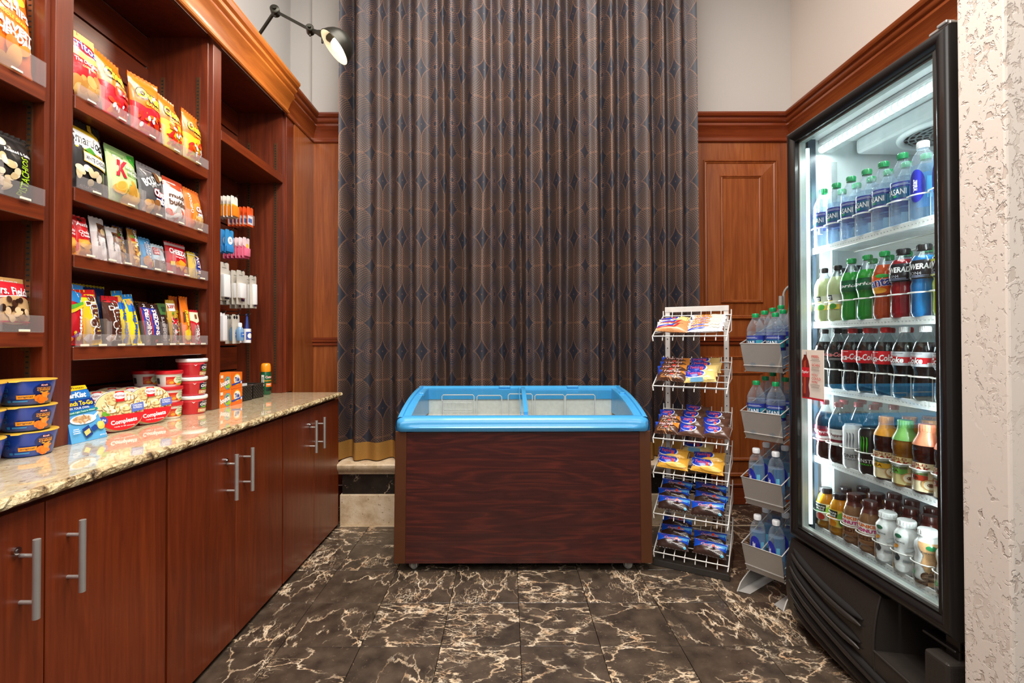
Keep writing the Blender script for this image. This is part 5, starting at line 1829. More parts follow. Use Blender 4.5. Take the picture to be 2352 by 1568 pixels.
CLAB = {'cup': 'blue cupcake pack with chocolate cake', 'hoho': 'brown chocolate roll pack', 'choc': 'blue and brown chocolate cake pack', 'gold': 'blue pack of pale sponge cakes', 'twin': 'blue and golden sponge cake pack', 'donut': 'white mini donut bag', 'bun': 'tan honey pastry pack'}
STACK = [  # shelf, list of (x centre, kinds from front to back, start along the slope, step)
    [(.10, ['bun', 'bun', 'gold'], .004, .046), (.265, ['donut'] * 6, .002, .027)],
    [(.095, ['hoho'] * 4, .012, .046), (.245, ['gold'] * 4, .012, .050)],
    [(.075, ['hoho', 'hoho', 'choc'], .008, .058), (.195, ['choc'] * 4, .006, .060), (.310, ['choc'] * 3, .010, .062)],
    [(.095, ['twin', 'twin'], .014, .058), (.265, ['twin', 'twin'], .014, .062), (.200, ['gold'], .165, .05)],
    [(.10, ['cup'] * 3, .012, .062), (.272, ['cup'] * 3, .008, .066)],
    [(.10, ['cup'] * 3, .012, .066), (.272, ['cup'] * 2, .012, .062)]]
SWORD = ['top shelf', 'second shelf', 'third shelf', 'fourth shelf', 'fifth shelf', 'lowest shelf']
for k, cols in enumerate(STACK):
    for ci, (cx, kinds, y0_, st) in enumerate(cols):
        for j, kd in enumerate(kinds):
            if kd not in CK:
                CK[kd] = cake_proto(kd)
            side = ['left', 'middle', 'right'][ci] if len(cols) == 3 and k == 2 else ['left', 'right', 'back'][ci]
            lb = '%s, %s up in %s column, rack %s' % (CLAB[kd], ORD[j], side, SWORD[k])
            if kd in CKU:
                o = dup(CK[kd], lb)
            else:
                CKU.add(kd); o = CK[kd]; o['label'] = lb
            o['group'] = 'packaged cakes on the snack rack ' + SWORD[k]
            y = y0_ + st * j
            alpha = radians((58 if k == 0 else 44) + rb.uniform(-5, 5))
            z = SZ[k] + RISE * (y / RUN) + .022 + .004 * (j > 0)
            if len(cols) == 3 and k == 2:
                o.scale = (.80, 1, .95)
            o.location = SMAT @ V((cx + rb.uniform(-.006, .006), y, z))
            o.rotation_euler = (-alpha, radians(rb.uniform(-4, 4)), SRZ + radians(rb.uniform(-5, 5)))
# ============================================================ SHELF GOODS (left wall; all face +x)
FZ = pi / 2
OR, YE = (240, 118, 18), (248, 204, 40)


def setp(o, x, y, z, rz=0.0, tilt=.10, roll=0.0):
    o.location = (x, y, z)
    o.rotation_euler = (-tilt, roll, FZ + rz)
    return o


def chips(n, seed, cols=((214, 160, 84), (196, 138, 66), (226, 178, 104)), cy=.22, ry=.16, s=.022):
    return scatter(n, .5, cy, .42, ry, list(cols), s, s * .6, seed)


def puffs(seed, cy=.3, ry=.2):
    return scatter(16, .5, cy, .44, ry, [(226, 60, 20), (236, 96, 24), (200, 30, 24)], .016, .006, seed)


# ---- top row, middle bay
z = SB[0][0] + .004
b = pouch('chip_bag', 'red and yellow corn chip bag at near end of the top snack row', 'snack bag', .135, .25, .06, (206, 30, 40),
          [('p', [(0, .62), (.5, .56), (1, .62), (1, 1), (0, 1)], (246, 214, 110)), ('e', .5, .79, .50, .14, (250, 236, 170)), ('e', .5, .79, .45, .115, (204, 32, 40)), ('t', 'Fritos', .5, .79, .82, .15, WHITE, {'out': (30, 60, 160), 'ow': .05, 'sh': .2, 'rot': -6}), ('t', 'The ORIGINAL', .5, .54, .72, .055, WHITE), ('t', 'CORN CHIPS', .5, .47, .4, .03, (250, 220, 120))] + chips(22, 1), 21)
setp(b, -1.445, 1.640, z)


def puffbag(label, y, lower, seed, big, word2, x=-1.448, H=.25, W=.134):
    sh = [('p', [(0, 0), (1, 0), (1, .42), (.7, .5), (.3, .46), (0, .54)], lower), ('t', big, .5, .66, .82, .17, (250, 208, 50), {'out': BLACK, 'ow': .10, 'b': .05, 'rot': -8, 'arc': .2})]
    sh += [('t', word2, .55, .52, .5, .05, (250, 220, 90), {'out': (200, 20, 20), 'ow': .03, 'rot': -6})]
    sh += puffs(seed) + scatter(7, .5, .22, .4, .18, [(250, 250, 250), (236, 236, 236)], .009, .005, seed + 3)
    b = pouch('chip_bag', label, 'snack bag', W, H, .07, (238, 116, 20), sh, seed, sealcol=(228, 104, 16))
    return setp(b, x + .006 * sin(seed * 5), y, z, .16 * sin(seed * 2.3), .10 + .05 * sin(seed * 3.1), .03 * sin(seed * 1.7))


puffbag('orange puffed snack bag with red lower half, second in top snack row', 1.785, (206, 26, 44), 31, 'Cheetos', 'CRUNCHY')
puffbag('orange puffed snack bag with red lower half, third in top snack row', 1.930, (206, 26, 44), 32, 'Oven', 'BAKED', H=.245)
puffbag('orange puffed snack bag with yellow lower half, fourth in top snack row', 2.078, (226, 200, 40), 33, 'Cheetos', "FLAMIN' HOT", H=.245, W=.130)
puffbag('orange puffed snack bag with yellow lower half at far end of top row', 2.200, (226, 200, 40), 34, 'Cheetos', "FLAMIN' HOT", H=.238, W=.118)
setp(pouch('chip_bag', 'plain orange bag standing behind the red and yellow corn chip bag', 'snack bag', .15, .255, .05, (226, 108, 18), [], 35), -1.555, 1.665, z)

# ---- second row, middle bay
z = SB[1][0] + .004
setp(pouch('popcorn_bag', 'black popcorn bag with white lettering band in second snack row', 'snack bag', .155, .25, .06, (44, 44, 46),
           [('p', [(0, .58), (1, .52), (1, .86), (0, .9)], (236, 196, 40)), ('p', [(0, .60), (1, .54), (1, .78), (0, .84)], (250, 250, 248)), ('t', 'Smartfood', .52, .70, .92, .15, (40, 40, 42), {'sh': .25, 'rot': -4}), ('p', [(.66, .84), (.78, .82), (.74, 1), (.64, .99)], (240, 200, 60)), ('p', [(.3, .56), (.46, .62), (.62, .54), (.44, .53)], (80, 150, 50)), ('p', [(.26, .40), (1, .34), (1, .50), (.26, .54)], (238, 190, 60)), ('p', [(.27, .41), (1, .355), (1, .49), (.27, .525)], (250, 250, 248)), ('t', 'WHITE CHEDDAR', .63, .445, .66, .06, (50, 44, 40), {'rot': -4})] + scatter(9, .34, .25, .34, .14, [(250, 244, 226), (240, 228, 196), (226, 206, 160)], .016, .012, 4) + [('t', 'NO ARTIFICIAL', .5, .07, .5, .03, (200, 200, 200))], 41), -1.444, 1.655, z)
setp(pouch('chip_bag', 'pale green cracker chip bag with big red letter in second row', 'snack bag', .14, .215, .05, (196, 224, 150),
           [('p', [(0, .86), (1, .80), (1, 1), (0, 1)], (150, 190, 120)), ('p', [(.7, .82), (1, .74), (1, .98), (.74, .96)], (60, 170, 50)), ('t', 'Special', .3, .82, .34, .05, (70, 80, 60)), ('t', 'K', .34, .62, .42, .30, (206, 24, 50), {'sh': .3, 'b': .04}), ('t', 'SOUR CREAM', .68, .66, .52, .06, WHITE, {'rot': -6, 'out': (60, 120, 40), 'ow': .03}), ('t', 'AND ONION', .70, .575, .46, .06, WHITE, {'rot': -6, 'out': (60, 120, 40), 'ow': .03}), ('t', 'Cracker Chips', .68, .50, .46, .035, (60, 110, 40), {'rot': -6})] + chips(14, 9, ((232, 182, 84), (240, 200, 110), (216, 160, 60)), .22, .15, .024), 42, sealcol=(150, 186, 120)), -1.440, 1.812, z)
setp(pouch('chip_bag', 'green bag tucked behind the pale green cracker chip bag', 'snack bag', .14, .205, .04, (110, 150, 90), [('r', .0, .5, 1, .8, (60, 130, 60))], 43), -1.53, 1.752, z)
setp(pouch('snack_mix_bag', 'charcoal snack mix bag with red and white lettering in second row', 'snack bag', .135, .205, .05, (84, 84, 86),
           [('p', [(0, .84), (1, .84), (1, 1), (0, 1)], (150, 146, 146)), ('t', 'BOLD', .32, .66, .5, .16, (226, 226, 226), {'rot': 24, 'b': .04}), ('t', 'party blend', .55, .62, .5, .07, (210, 210, 210), {'rot': 24}), ('t', 'Chex', .66, .46, .6, .15, WHITE, {'out': (196, 20, 40), 'ow': .05, 'b': .05}), ('t', 'mix', .68, .31, .5, .13, WHITE, {'out': (40, 60, 160), 'ow': .05, 'b': .05})] + scatter(14, .42, .16, .36, .12, [(214, 166, 104), (184, 128, 72), (150, 96, 50)], .014, .01, 6) + scatter(3, .7, .82, .2, .05, [(240, 220, 180), (110, 70, 40)], .02, .014, 2), 44), -1.440, 1.958, z)
setp(pouch('snack_mix_bag', 'white and orange powdered snack mix bag in second row', 'snack bag', .125, .195, .05, (240, 236, 232),
           [('p', [(0, .8), (1, .72), (1, 1), (0, 1)], (226, 84, 50)), ('t', 'muddy', .5, .58, .8, .13, (96, 60, 40), {'b': .03}), ('t', 'buddies', .5, .44, .84, .13, (96, 60, 40), {'b': .03}), ('t', 'BROWNIE', .45, .72, .4, .04, WHITE)] + scatter(10, .4, .18, .34, .13, [(222, 90, 60), (240, 236, 230), (200, 196, 190)], .018, .012, 7), 45, sealcol=(226, 84, 50)), -1.438, 2.092, z)
setp(pouch('snack_mix_bag', 'orange cheddar snack mix bag at far end of second row', 'snack bag', .115, .19, .05, (234, 116, 44),
           [('p', [(.2, .2), (.95, .16), (.9, .62), (.6, .68), (.3, .6)], (238, 150, 60)), ('t', 'CHEDDAR', .2, .62, .5, .10, (250, 240, 230), {'rot': 90}), ('t', 'Chex', .66, .50, .56, .13, WHITE, {'out': (196, 20, 40), 'ow': .05, 'b': .05}), ('t', 'mix', .7, .37, .44, .11, WHITE, {'out': (40, 60, 160), 'ow': .05, 'b': .05})] + scatter(10, .55, .17, .32, .12, [(236, 190, 120), (206, 140, 70)], .016, .01, 8), 46), -1.436, 2.212, z)

# ---- third row, middle bay
z = SB[2][0] + .004


def bar(name, label, cat, y, W, H, T, col, sh, seed, x=-1.444, tilt=.12, rz=0, roll=0, **k):
    return setp(pouch(name, label, cat, W, H, T, col, sh, seed, **k), x, y, z, rz, tilt, roll)


aus = [('r', 0, .0, 1, .40, (236, 160, 60)), ('t', 'Austin', .52, .78, .80, .11, WHITE, {'sh': .2}), ('e', .5, .9, .16, .04, (60, 40, 30)), ('t', 'Cheddar', .5, .58, .7, .075, WHITE), ('t', 'Cheese', .5, .50, .6, .075, WHITE), ('e', .5, .27, .36, .09, (240, 176, 80)), ('e', .5, .10, .36, .08, (226, 148, 56))]
bar('cracker_pack', 'red cheese cracker pack, nearer of the two in third row', 'crackers', 1.586, .058, .14, .034, (204, 28, 34), aus, 51, group='red cracker packs in the third row')
bar('cracker_pack', 'red cheese cracker pack beside the clear divider in third row', 'crackers', 1.640, .062, .142, .036, (204, 28, 34), aus, 52, group='red cracker packs in the third row')
wb_ = [('p', [(.3, .58), (1, .5), (1, .84), (.4, .86)], (120, 76, 46)), ('e', .7, .66, .2, .08, (214, 186, 140)), ('e', .5, .76, .14, .05, (60, 36, 26)), ('t', 'BAR', .3, .46, .26, .12, (40, 40, 40), {'rot': 90})] + lines(.62, .36, .3, .16, 4, (190, 190, 190))
bar('snack_bar', 'taller white nut bar standing in third row between clear dividers', 'snack bar', 1.712, .062, .155, .022, (240, 238, 236), wb_, 53, sealcol=(236, 234, 232))
bar('snack_bar', 'shorter white nut bar beside the striped granola bars', 'snack bar', 1.782, .055, .135, .022, (240, 238, 236), wb_, 54, roll=-.06)


def kind_bar(y, x, label, top):
    sh = [('r', 0, .72, 1, .80, (120, 190, 70)), ('r', 0, .64, 1, .72, (220, 70, 50)), ('r', 0, .58, 1, .64, (240, 190, 60)), ('t', 'KIND', .62, .75, .42, .24, WHITE, {'rot': 90, 'out': BLACK, 'ow': .05, 'b': .04})]
    sh += scatter(16, .5, .3, .4, .24, [(214, 160, 80), (236, 196, 120), (150, 92, 44)], .008, .006, int(y * 100))
    return bar('granola_bar', label, 'snack bar', y, .05, .155, .022, (196, 140, 66), sh, 55 + int(y * 10), x=x, sealcol=top)


kind_bar(1.812, -1.50, 'striped granola bar behind the shorter white nut bar', (60, 130, 170))
kind_bar(1.838, -1.47, 'striped granola bar half hidden by the clear divider', (40, 60, 110))
kind_bar(1.876, -1.445, 'striped granola bar in front beside the light blue cereal bar', (40, 60, 110))
bar('cereal_bar', 'light blue cereal bar with fruit picture in third row', 'snack bar', 1.935, .062, .13, .024, (80, 160, 214), [('t', 'NUTRI', .66, .64, .5, .2, WHITE, {'rot': -90, 'b': .03, 'out': (20, 60, 140), 'ow': .03}), ('t', 'GRAIN', .38, .6, .46, .16, WHITE, {'rot': -90, 'out': (20, 60, 140), 'ow': .03}), ('e', .4, .26, .34, .16, (214, 150, 80)), ('e', .66, .14, .26, .1, (206, 40, 50)), ('e', .84, .2, .12, .1, (244, 180, 40))], 61)
bar('energy_bar', 'pale blue and brown climber energy bar in third row', 'snack bar', 2.005, .075, .115, .022, (196, 220, 230), [('r', 0, 0, 1, .40, (92, 56, 40)), ('p', [(0, .4), (.3, .52), (.55, .42), (1, .56), (1, .4)], (220, 226, 230)), ('r', .06, .60, .46, .86, (206, 50, 44)), ('t', 'CLIF', .26, .78, .34, .1, WHITE), ('t', 'BAR', .26, .66, .3, .08, WHITE), ('p', [(.5, .9), (.8, .86), (.98, .7), (.7, .8)], (150, 70, 50))] + lines(.6, .2, .6, .2, 4, (200, 180, 160)), 62)
bar('cracker_bag', 'bright red square cracker bag in third row', 'crackers', 2.115, .125, .145, .034, (206, 20, 34), [('r', 0, .86, 1, .95, (250, 220, 220)), ('t', 'CHEEZ-IT', .52, .68, .84, .17, WHITE, {'b': .05, 'rot': -6}), ('t', 'Original', .5, .53, .4, .06, WHITE), ('p', [(.3, .34), (.54, .48), (.8, .36), (.56, .12)], (240, 160, 40)), ('p', [(.2, .3), (.36, .42), (.46, .3), (.34, .2)], (226, 130, 30)), ('e', .8, .16, .1, .06, (240, 160, 50)), ('r', .08, .26, .22, .38, (240, 226, 60))], 63, rz=-.05)
for i in range(4):
    bar('cookie_pack', 'yellow butter cookie pack, %s of the row leaning at far end of third row' % ['backmost', 'third', 'second', 'frontmost'][i], 'cookies', 2.196 + .008 * i, .06, .136 - .004 * i, .02, (238, 206, 60), [('t', 'Butter Cookies', .6, .45, .66, .16, (90, 70, 30), {'rot': -90}), ('r', .0, .86, 1, .92, (250, 240, 180))], 64 + i, x=-1.52 + .026 * i, group='yellow cookie packs')
bar('popcorn_pack', 'royal blue popcorn pack at the far end of third row', 'snack bag', 2.252, .045, .128, .024, (26, 60, 150), [('r', .05, .2, .95, .24, (220, 180, 60)), ('r', .05, .82, .95, .86, (220, 180, 60)), ('t', 'ACT II', .52, .53, .66, .42, WHITE, {'rot': -90, 'b': .04, 'out': (200, 30, 40), 'ow': .03}), ('e', .4, .1, .22, .05, (240, 200, 80))], 69)

# ---- fourth row (sweets), middle bay
z = SB[3][0] + .004
bar('candy_pack', 'tall red and blue fruit candy pack, first in candy row', 'candy', 1.610, .062, .205, .03, (200, 24, 36), [('p', [(0, .72), (1, .66), (1, 1), (0, 1)], (40, 130, 200)), ('t', 'SHARE SIZE', .5, .84, .7, .06, WHITE, {'rot': -70}), ('t', 'Skittles', .58, .36, .58, .2, WHITE, {'rot': 90, 'b': .05}), ('p', [(0, .5), (.9, .66), (.9, .7), (0, .58)], (250, 200, 40)), ('p', [(0, .56), (.9, .7), (.9, .74), (0, .64)], (90, 180, 60))] + scatter(8, .3, .14, .24, .1, [(240, 200, 40), (60, 160, 60), (130, 50, 140), (240, 130, 30)], .006, .006, 4), 71, x=-1.440, tilt=.06, roll=.05)


def mm(y, x, label, low, top, seed, H, roll):
    sh = [('p', [(0, .88), (1, .84), (1, 1), (0, 1)], top), ('t', 'm', .55, .64, .3, .66, (92, 48, 34), {'rot': 0, 'b': .07, 'out': WHITE, 'ow': .07}), ('t', "'s", .62, .86, .3, .1, (92, 48, 34), {'rot': 60, 'out': WHITE, 'ow': .06}), ('t', 'm', .55, .64, .01, .01, low), ('t', '&', .66, .44, .3, .09, (92, 48, 34), {'rot': 80, 'b': .05, 'out': WHITE, 'ow': .08})]
    sh = [('p', [(0, .88), (1, .84), (1, 1), (0, 1)], top), ('t', "m&m's", .55, .50, .80, .56, (92, 48, 34), {'rot': 90, 'b': .05, 'out': WHITE, 'ow': .07}), ('e', .2, .14, .2, .07, WHITE), ('t', 'PEANUT' if seed == 72 else 'MILK', .24, .15, .15, .16, (190, 120, 20), {'rot': 80})]
    return bar('candy_pack', label, 'candy', y, .075, H, .034, low, sh, seed, x=x, roll=roll, tilt=.08)


mm(1.672, -1.432, 'yellow candy pack with big brown letters in candy row', (244, 200, 30), (206, 34, 34), 72, .192, -.10)
mm(1.758, -1.430, 'brown candy pack with big white outlined letters in candy row', (74, 40, 30), (196, 30, 40), 73, .178, -.04)
mm(1.655, -1.50, 'yellow and brown candy pack behind the tall yellow one', (220, 180, 30), (150, 30, 30), 74, .20, -.05)
bf = [('r', 0, .66, 1, 1, (40, 130, 206)), ('e', .5, .84, .3, .06, (226, 170, 70)), ('t', 'Butterfinger', .5, .42, .80, .5, (40, 90, 190), {'rot': 84, 'b': .04, 'sh': .2})]
bar('candy_bar', 'yellow and blue candy bar leaning right, nearer of the pair', 'candy', 1.826, .05, .205, .024, (248, 222, 30), bf, 75, roll=-.12, x=-1.436)
bar('candy_bar', 'yellow and blue candy bar leaning right, farther of the pair', 'candy', 1.866, .05, .195, .024, (248, 222, 30), bf, 76, roll=-.13, x=-1.430)
for i in range(5):
    bar('candy_bar', 'blue topped candy bar in the rear rank, %s from the left end' % ORD[i], 'candy', 1.672 + .044 * i, .044, .225, .024, (36, 84, 170), [('r', .1, .55, .5, .82, (60, 130, 210)), ('e', .6, .8, .2, .03, (240, 210, 40))], 80 + i, x=-1.545, sealcol=(236, 218, 30), tilt=.08, group='blue topped candy bars in the rear rank')
sn = [('p', [(.12, .22), (.9, .20), (.9, .86), (.1, .88)], (40, 60, 160)), ('p', [(.06, .24), (.12, .22), (.1, .88), (.04, .86)], (206, 30, 40)), ('p', [(.9, .2), (.96, .2), (.96, .84), (.9, .86)], WHITE), ('t', 'SNICKERS', .5, .53, .62, .5, WHITE, {'rot': 90, 'b': .04, 'out': (200, 30, 40), 'ow': .02}), ('t', '2', .5, .92, .3, .07, WHITE), ('e', .3, .08, .14, .04, (200, 40, 50))]
bar('candy_bar', 'brown candy bar with blue and white lettering, nearer of two', 'candy', 1.928, .048, .170, .024, (60, 34, 26), sn, 91, roll=-.06, x=-1.430)
bar('candy_bar', 'brown candy bar with blue and white lettering, farther of two', 'candy', 1.972, .048, .168, .024, (60, 34, 26), sn, 92, roll=-.06, x=-1.430)
for i in range(3):
    bar('candy_bar', 'dark brown candy bar with gold end in the rear rank, %s along' % ORD[i], 'candy', 1.935 + .036 * i, .034, .178, .018, (58, 42, 28), [('t', '2', .5, .9, .4, .06, WHITE)], 93 + i, x=-1.49, sealcol=(150, 116, 40), group='dark candy bars in the rear rank')
bar('chocolate_bar', 'dark brown chocolate bar with green corner and vertical silver lettering', 'candy', 2.022, .062, .172, .014, (52, 34, 32), [('p', [(.3, .72), (1, .72), (1, 1), (.2, 1)], (70, 110, 60)), ('t', "HERSHEY'S", .42, .38, .58, .34, (196, 190, 186), {'rot': 90, 'b': .04}), ('r', .5, .80, .86, .92, (40, 60, 40)), ('e', .8, .1, .1, .03, (220, 200, 160)), ('e', .86, .62, .1, .03, (206, 150, 60))], 96, roll=-.04, x=-1.430, sealcol=(120, 96, 40))
bar('candy_bar', 'gold and red twin candy bar with white top in candy row', 'candy', 2.082, .056, .192, .024, (196, 156, 60), [('r', 0, .74, 1, .92, (245, 240, 232)), ('t', 'LEFT', .5, .84, .8, .07, (180, 30, 40), {'b': .03}), ('p', [(.1, .02), (.9, .06), (.9, .6), (.2, .56)], (80, 50, 34)), ('t', 'TWIX', .52, .32, .58, .62, (206, 24, 40), {'rot': 90, 'b': .06, 'out': WHITE, 'ow': .05, 'sh': .2}), ('r', .3, .66, .5, .72, (80, 160, 60))], 97, roll=-.03, x=-1.430)
for i in range(2):
    bar('candy_bar', ['orange peanut butter candy bar standing tall in front in candy row', 'orange peanut butter candy bar just behind the front one'][i], 'candy', 2.160 - .022 * i, .055, .215, .024, (240, 120, 24), [('t', "Reese's", .56, .50, .42, .42, (250, 220, 50), {'rot': -84, 'b': .04, 'sh': .2, 'out': (90, 50, 20), 'ow': .03}), ('p', [(.1, .12), (.5, .06), (.95, .12), (.95, .26), (.5, .32), (.1, .26)], (248, 214, 40)), ('r', .08, .45, .22, .66, (90, 50, 30))], 98 + i, roll=.02, x=-1.430 - .03 * i, group='orange candy bars')
bar('candy_bar', 'red and cream wafer candy bar at the far end of candy row', 'candy', 2.226, .062, .158, .02, (200, 24, 40), [('p', [(0, .68), (.5, .6), (1, .68), (1, .93), (0, .93)], (246, 230, 196)), ('e', .52, .32, .42, .16, (160, 20, 34), 80), ('t', 'KitKat', .50, .33, .46, .42, WHITE, {'rot': 80, 'b': .04, 'sh': .2, 'out': (140, 90, 50), 'ow': .03}), ('r', .42, .74, .66, .86, (130, 80, 40))], 100, x=-1.430)

# ---- near bay
z = SA[0][0] + .004
setp(pouch('chip_bag', 'large orange whole grain chip bag on top shelf of near bay', 'snack bag', .19, .30, .07, (236, 116, 24), [('e', .5, .80, .42, .12, (246, 200, 60)), ('t', 'Sun', .42, .76, .62, .15, WHITE, {'b': .06, 'rot': -8}), ('t', 'CHIPS', .66, .62, .5, .09, WHITE, {'b': .03, 'rot': -8}), ('t', '100% WHOLE GRAIN', .5, .53, .6, .035, (250, 210, 60), {'rot': -8}), ('t', 'HARVEST', .55, .43, .7, .085, WHITE, {'b': .05, 'rot': -8}), ('t', 'CHEDDAR', .55, .34, .7, .085, WHITE, {'b': .05, 'rot': -8})] + scatter(7, .5, .15, .4, .12, [(226, 150, 60), (240, 176, 90), (206, 120, 40)], .03, .02, 3), 101), -1.445, 1.372, z)
setp(pouch('chip_bag', 'second orange chip bag at the left edge of top shelf', 'snack bag', .17, .29, .06, (230, 110, 24), [], 102), -1.47, 1.19, z)
z = SA[1][0] + .004
setp(pouch('pistachio_bag', 'black pistachio bag with lime green lettering in near bay', 'snack bag', .125, .195, .05, (24, 24, 24), [('e', .22, .82, .12, .08, (206, 190, 160)), ('t', 'Roasted & Salted', .6, .70, .7, .05, WHITE), ('t', 'PISTACHIOS', .66, .36, .58, .20, (170, 214, 40), {'rot': 84})] + scatter(18, .26, .36, .22, .26, [(220, 200, 160), (200, 176, 130), (236, 220, 186)], .012, .009, 5), 103, sealcol=(16, 16, 16)), -1.440, 1.402, z)
setp(pouch('nut_bag', 'light blue mixed nut bag at the left edge of near bay', 'snack bag', .13, .19, .045, (70, 160, 206), [('r', .0, .2, 1, .55, (236, 224, 200)), ('t', 'P', .85, .66, .24, .14, (40, 80, 160))] + scatter(10, .7, .36, .26, .15, [(190, 120, 66), (214, 150, 90)], .014, .009, 6), 104), -1.455, 1.272, z)
z = SA[2][0] + .004
ck = [('r', 0, .90, 1, 1, (196, 150, 90)), ('t', 'milk chocolate chip', .6, .93, .4, .035, WHITE), ('t', 'Mrs. Fields', .54, .74, .86, .16, WHITE, {'sh': .25, 'b': .02, 'rot': -3}), ('p', [(.2, .60), (.9, .66), (.9, .675), (.2, .625)], WHITE), ('e', .58, .46, .46, .18, (196, 158, 110)), ('e', .5, .26, .44, .15, (206, 170, 124)), ('r', 0, .0, 1, .10, (60, 34, 30)), ('r', .1, .14, 1, .17, (190, 40, 50))] + scatter(12, .56, .46, .38, .13, [(50, 28, 18), (70, 40, 26)], .009, .008, 6) + scatter(8, .5, .28, .36, .1, [(226, 194, 150), (160, 116, 70)], .012, .007, 8)
bar('cookie_bag', 'red cookie bag with cookie picture in the near bay', 'cookies', 1.412, .128, .158, .04, (196, 26, 40), ck, 105, x=-1.456, sealcol=(190, 146, 86))
ck2 = [c if c[0] != 'e' else ('e', c[1], c[2], c[3], c[4], (220, 184, 130)) for c in ck if not (c[0] == 't' and c[1][0] == 'm')]
bar('cookie_bag', 'red cookie bag with pale cookie picture at the left edge', 'cookies', 1.272, .128, .158, .04, (200, 30, 42), ck2, 106, x=-1.456, sealcol=(190, 146, 86))

# ---- clear acrylic organisers on every stocked shelf
def organiser(label, y0, y1, z, divs, hd=.12, lip=.042, x=-1.401):
    o = thing('shelf_organizer', label, 'organizer', (0, 0, 0), group='clear acrylic shelf organisers')
    G().box(x - .003, x, y0, y1, z + .0005, z + lip).build('front_lip', M['acryl'], o, bev=.0006)
    G().box(x - .10, x - .003, y0, y1, z + .0003, z + .0025).build('base_sheet', M['acryl'], o)
    for y in divs:
        d = G().prism([(x - .004, z + .002), (x - .16, z + .002), (x - .16, z + hd), (x - .022, z + hd), (x - .012, z + hd - .008), (x - .008, z + lip)], lambda a, b: (a, y - .001, b), lambda a, b: (a, y + .001, b)).build('divider', M['acryl'], o)
        G().box(x - .0045, x - .0031, y - .018, y + .004, z + .002, z + hd * .9).build('divider_tab', M['acryl'], d)
    for a, b in zip([y0] + list(divs), list(divs) + [y1]):
        if b - a > .03:
            m = (a + b) / 2
            G().box(x - .001, x + .003, m - .016, m + .016, z + .001, z + .008, col=(232, 226, 206)).build('price_clip', M['plas'], o, bev=.001)
    return o


organiser('clear acrylic organiser along the front of the top snack row', 1.57, 2.263, SB[0][0], (1.676, 1.83, 1.975, 2.112), .095)
organiser('clear acrylic organiser along the front of the second snack row', 1.57, 2.263, SB[1][0], (1.722, 1.872, 2.010, 2.138), .09)
organiser('clear acrylic organiser along the front of the third snack row', 1.57, 2.263, SB[2][0], (1.676, 1.750, 1.818, 1.903, 1.968, 2.045, 2.178), .10)
organiser('clear acrylic organiser along the front of the candy row', 1.57, 2.263, SB[3][0], (1.634, 1.714, 1.796, 1.9, 1.996, 2.052, 2.112, 2.192), .098)
organiser('clear acrylic organiser under the large orange chip bag', .9, 1.463, SA[0][0], (1.285,), .13, .075)
organiser('clear acrylic organiser under the black pistachio bag', .9, 1.463, SA[1][0], (1.340,), .12, .05)
organiser('clear acrylic organiser under the red cookie bags', .9, 1.463, SA[2][0], (1.340,), .12, .05)

# ============================================================ ON THE WORKTOP
WZ = .8505


def cup(name, cat, prof, col, sh, z0, z1, span, lid=None, seg=28, tagc=None):
    b = thing(name, '-', cat)

    def rad(z):
        for (r0, a0), (r1, a1) in zip(prof, prof[1:]):
            if a0 <= z <= a1: return r0 + (r1 - r0) * (z - a0) / max(1e-6, a1 - a0)
        return prof[-1][0]
    g = G(); g.cc = col
    g.lathe(prof, seg)
    R0 = rad((z0 + z1) / 2)

    def S(u, v, h):
        z = z0 + (z1 - z0) * v; a = (u - .5) * span; r = rad(z) + h + .0004
        return (r * sin(a), -r * cos(a), z)
    art(g, sh, S, R0 * span, z1 - z0)
    g.build('cup_body', M['plas'], b, smooth=50)
    if lid:
        g = G(); g.cc = lid[1]
        g.lathe(lid[0], seg)
        l = g.build('lid', M['plas'], b, smooth=50)
        if len(lid) > 2:
            g = G(); g.cc = lid[1]
            zl = lid[0][-1][1]
            g.add([(-.018, -lid[2] + .01, zl - .001), (.018, -lid[2] + .01, zl - .001), (.008, -lid[2] - .014, zl - .004), (-.008, -lid[2] - .014, zl - .004)], [(0, 1, 2, 3)])
            g.build('pull_tab', M['film'], l)
    return b


mac_sh = [('e', .80, .62, .125, .36, (16, 34, 96)), ('t', 'Kraft', .80, .89, .08, .08, WHITE, {'out': (200, 30, 40), 'ow': .12}), ('t', 'macaroni', .80, .76, .17, .09, (244, 160, 40)), ('t', 'CHEESE', .80, .65, .17, .11, (244, 160, 40), {'b': .04}), ('p', [(.745, .54), (.80, .45), (.87, .54), (.84, .58), (.80, .53), (.765, .58)], (248, 196, 70)), ('r', .50, .22, .70, .42, (244, 156, 30)), ('t', 'original', .595, .32, .15, .11, (60, 40, 20)), ('r', .34, .60, .42, .78, (40, 110, 190)), ('r', .35, .63, .41, .75, (24, 60, 150)), ('e', .38, .42, .028, .08, (40, 110, 190)), ('e', .38, .42, .018, .05, (24, 60, 150)), ('r', .46, .08, .62, .16, (30, 130, 200)), ('r', .40, .06, .44, .18, (30, 130, 200)), ('e', .38, .90, .02, .05, (60, 140, 210))] + scatter(11, .79, .26, .07, .16, [(240, 130, 30), (250, 156, 50), (226, 110, 20)], .009, .006, 3) + [('r', .0, .1, .12, .6, (240, 240, 240))]
mac = cup('macaroni_cup', 'cup', [(0, .001), (.048, 0), (.0525, .004), (.0632, .064), (.0640, .069)], (26, 66, 170), mac_sh, .006, .062, 3.3, ([(.0662, .0685), (.0668, .0700), (.066, .0715), (0, .0715)], (240, 188, 70), .066))
k = 0
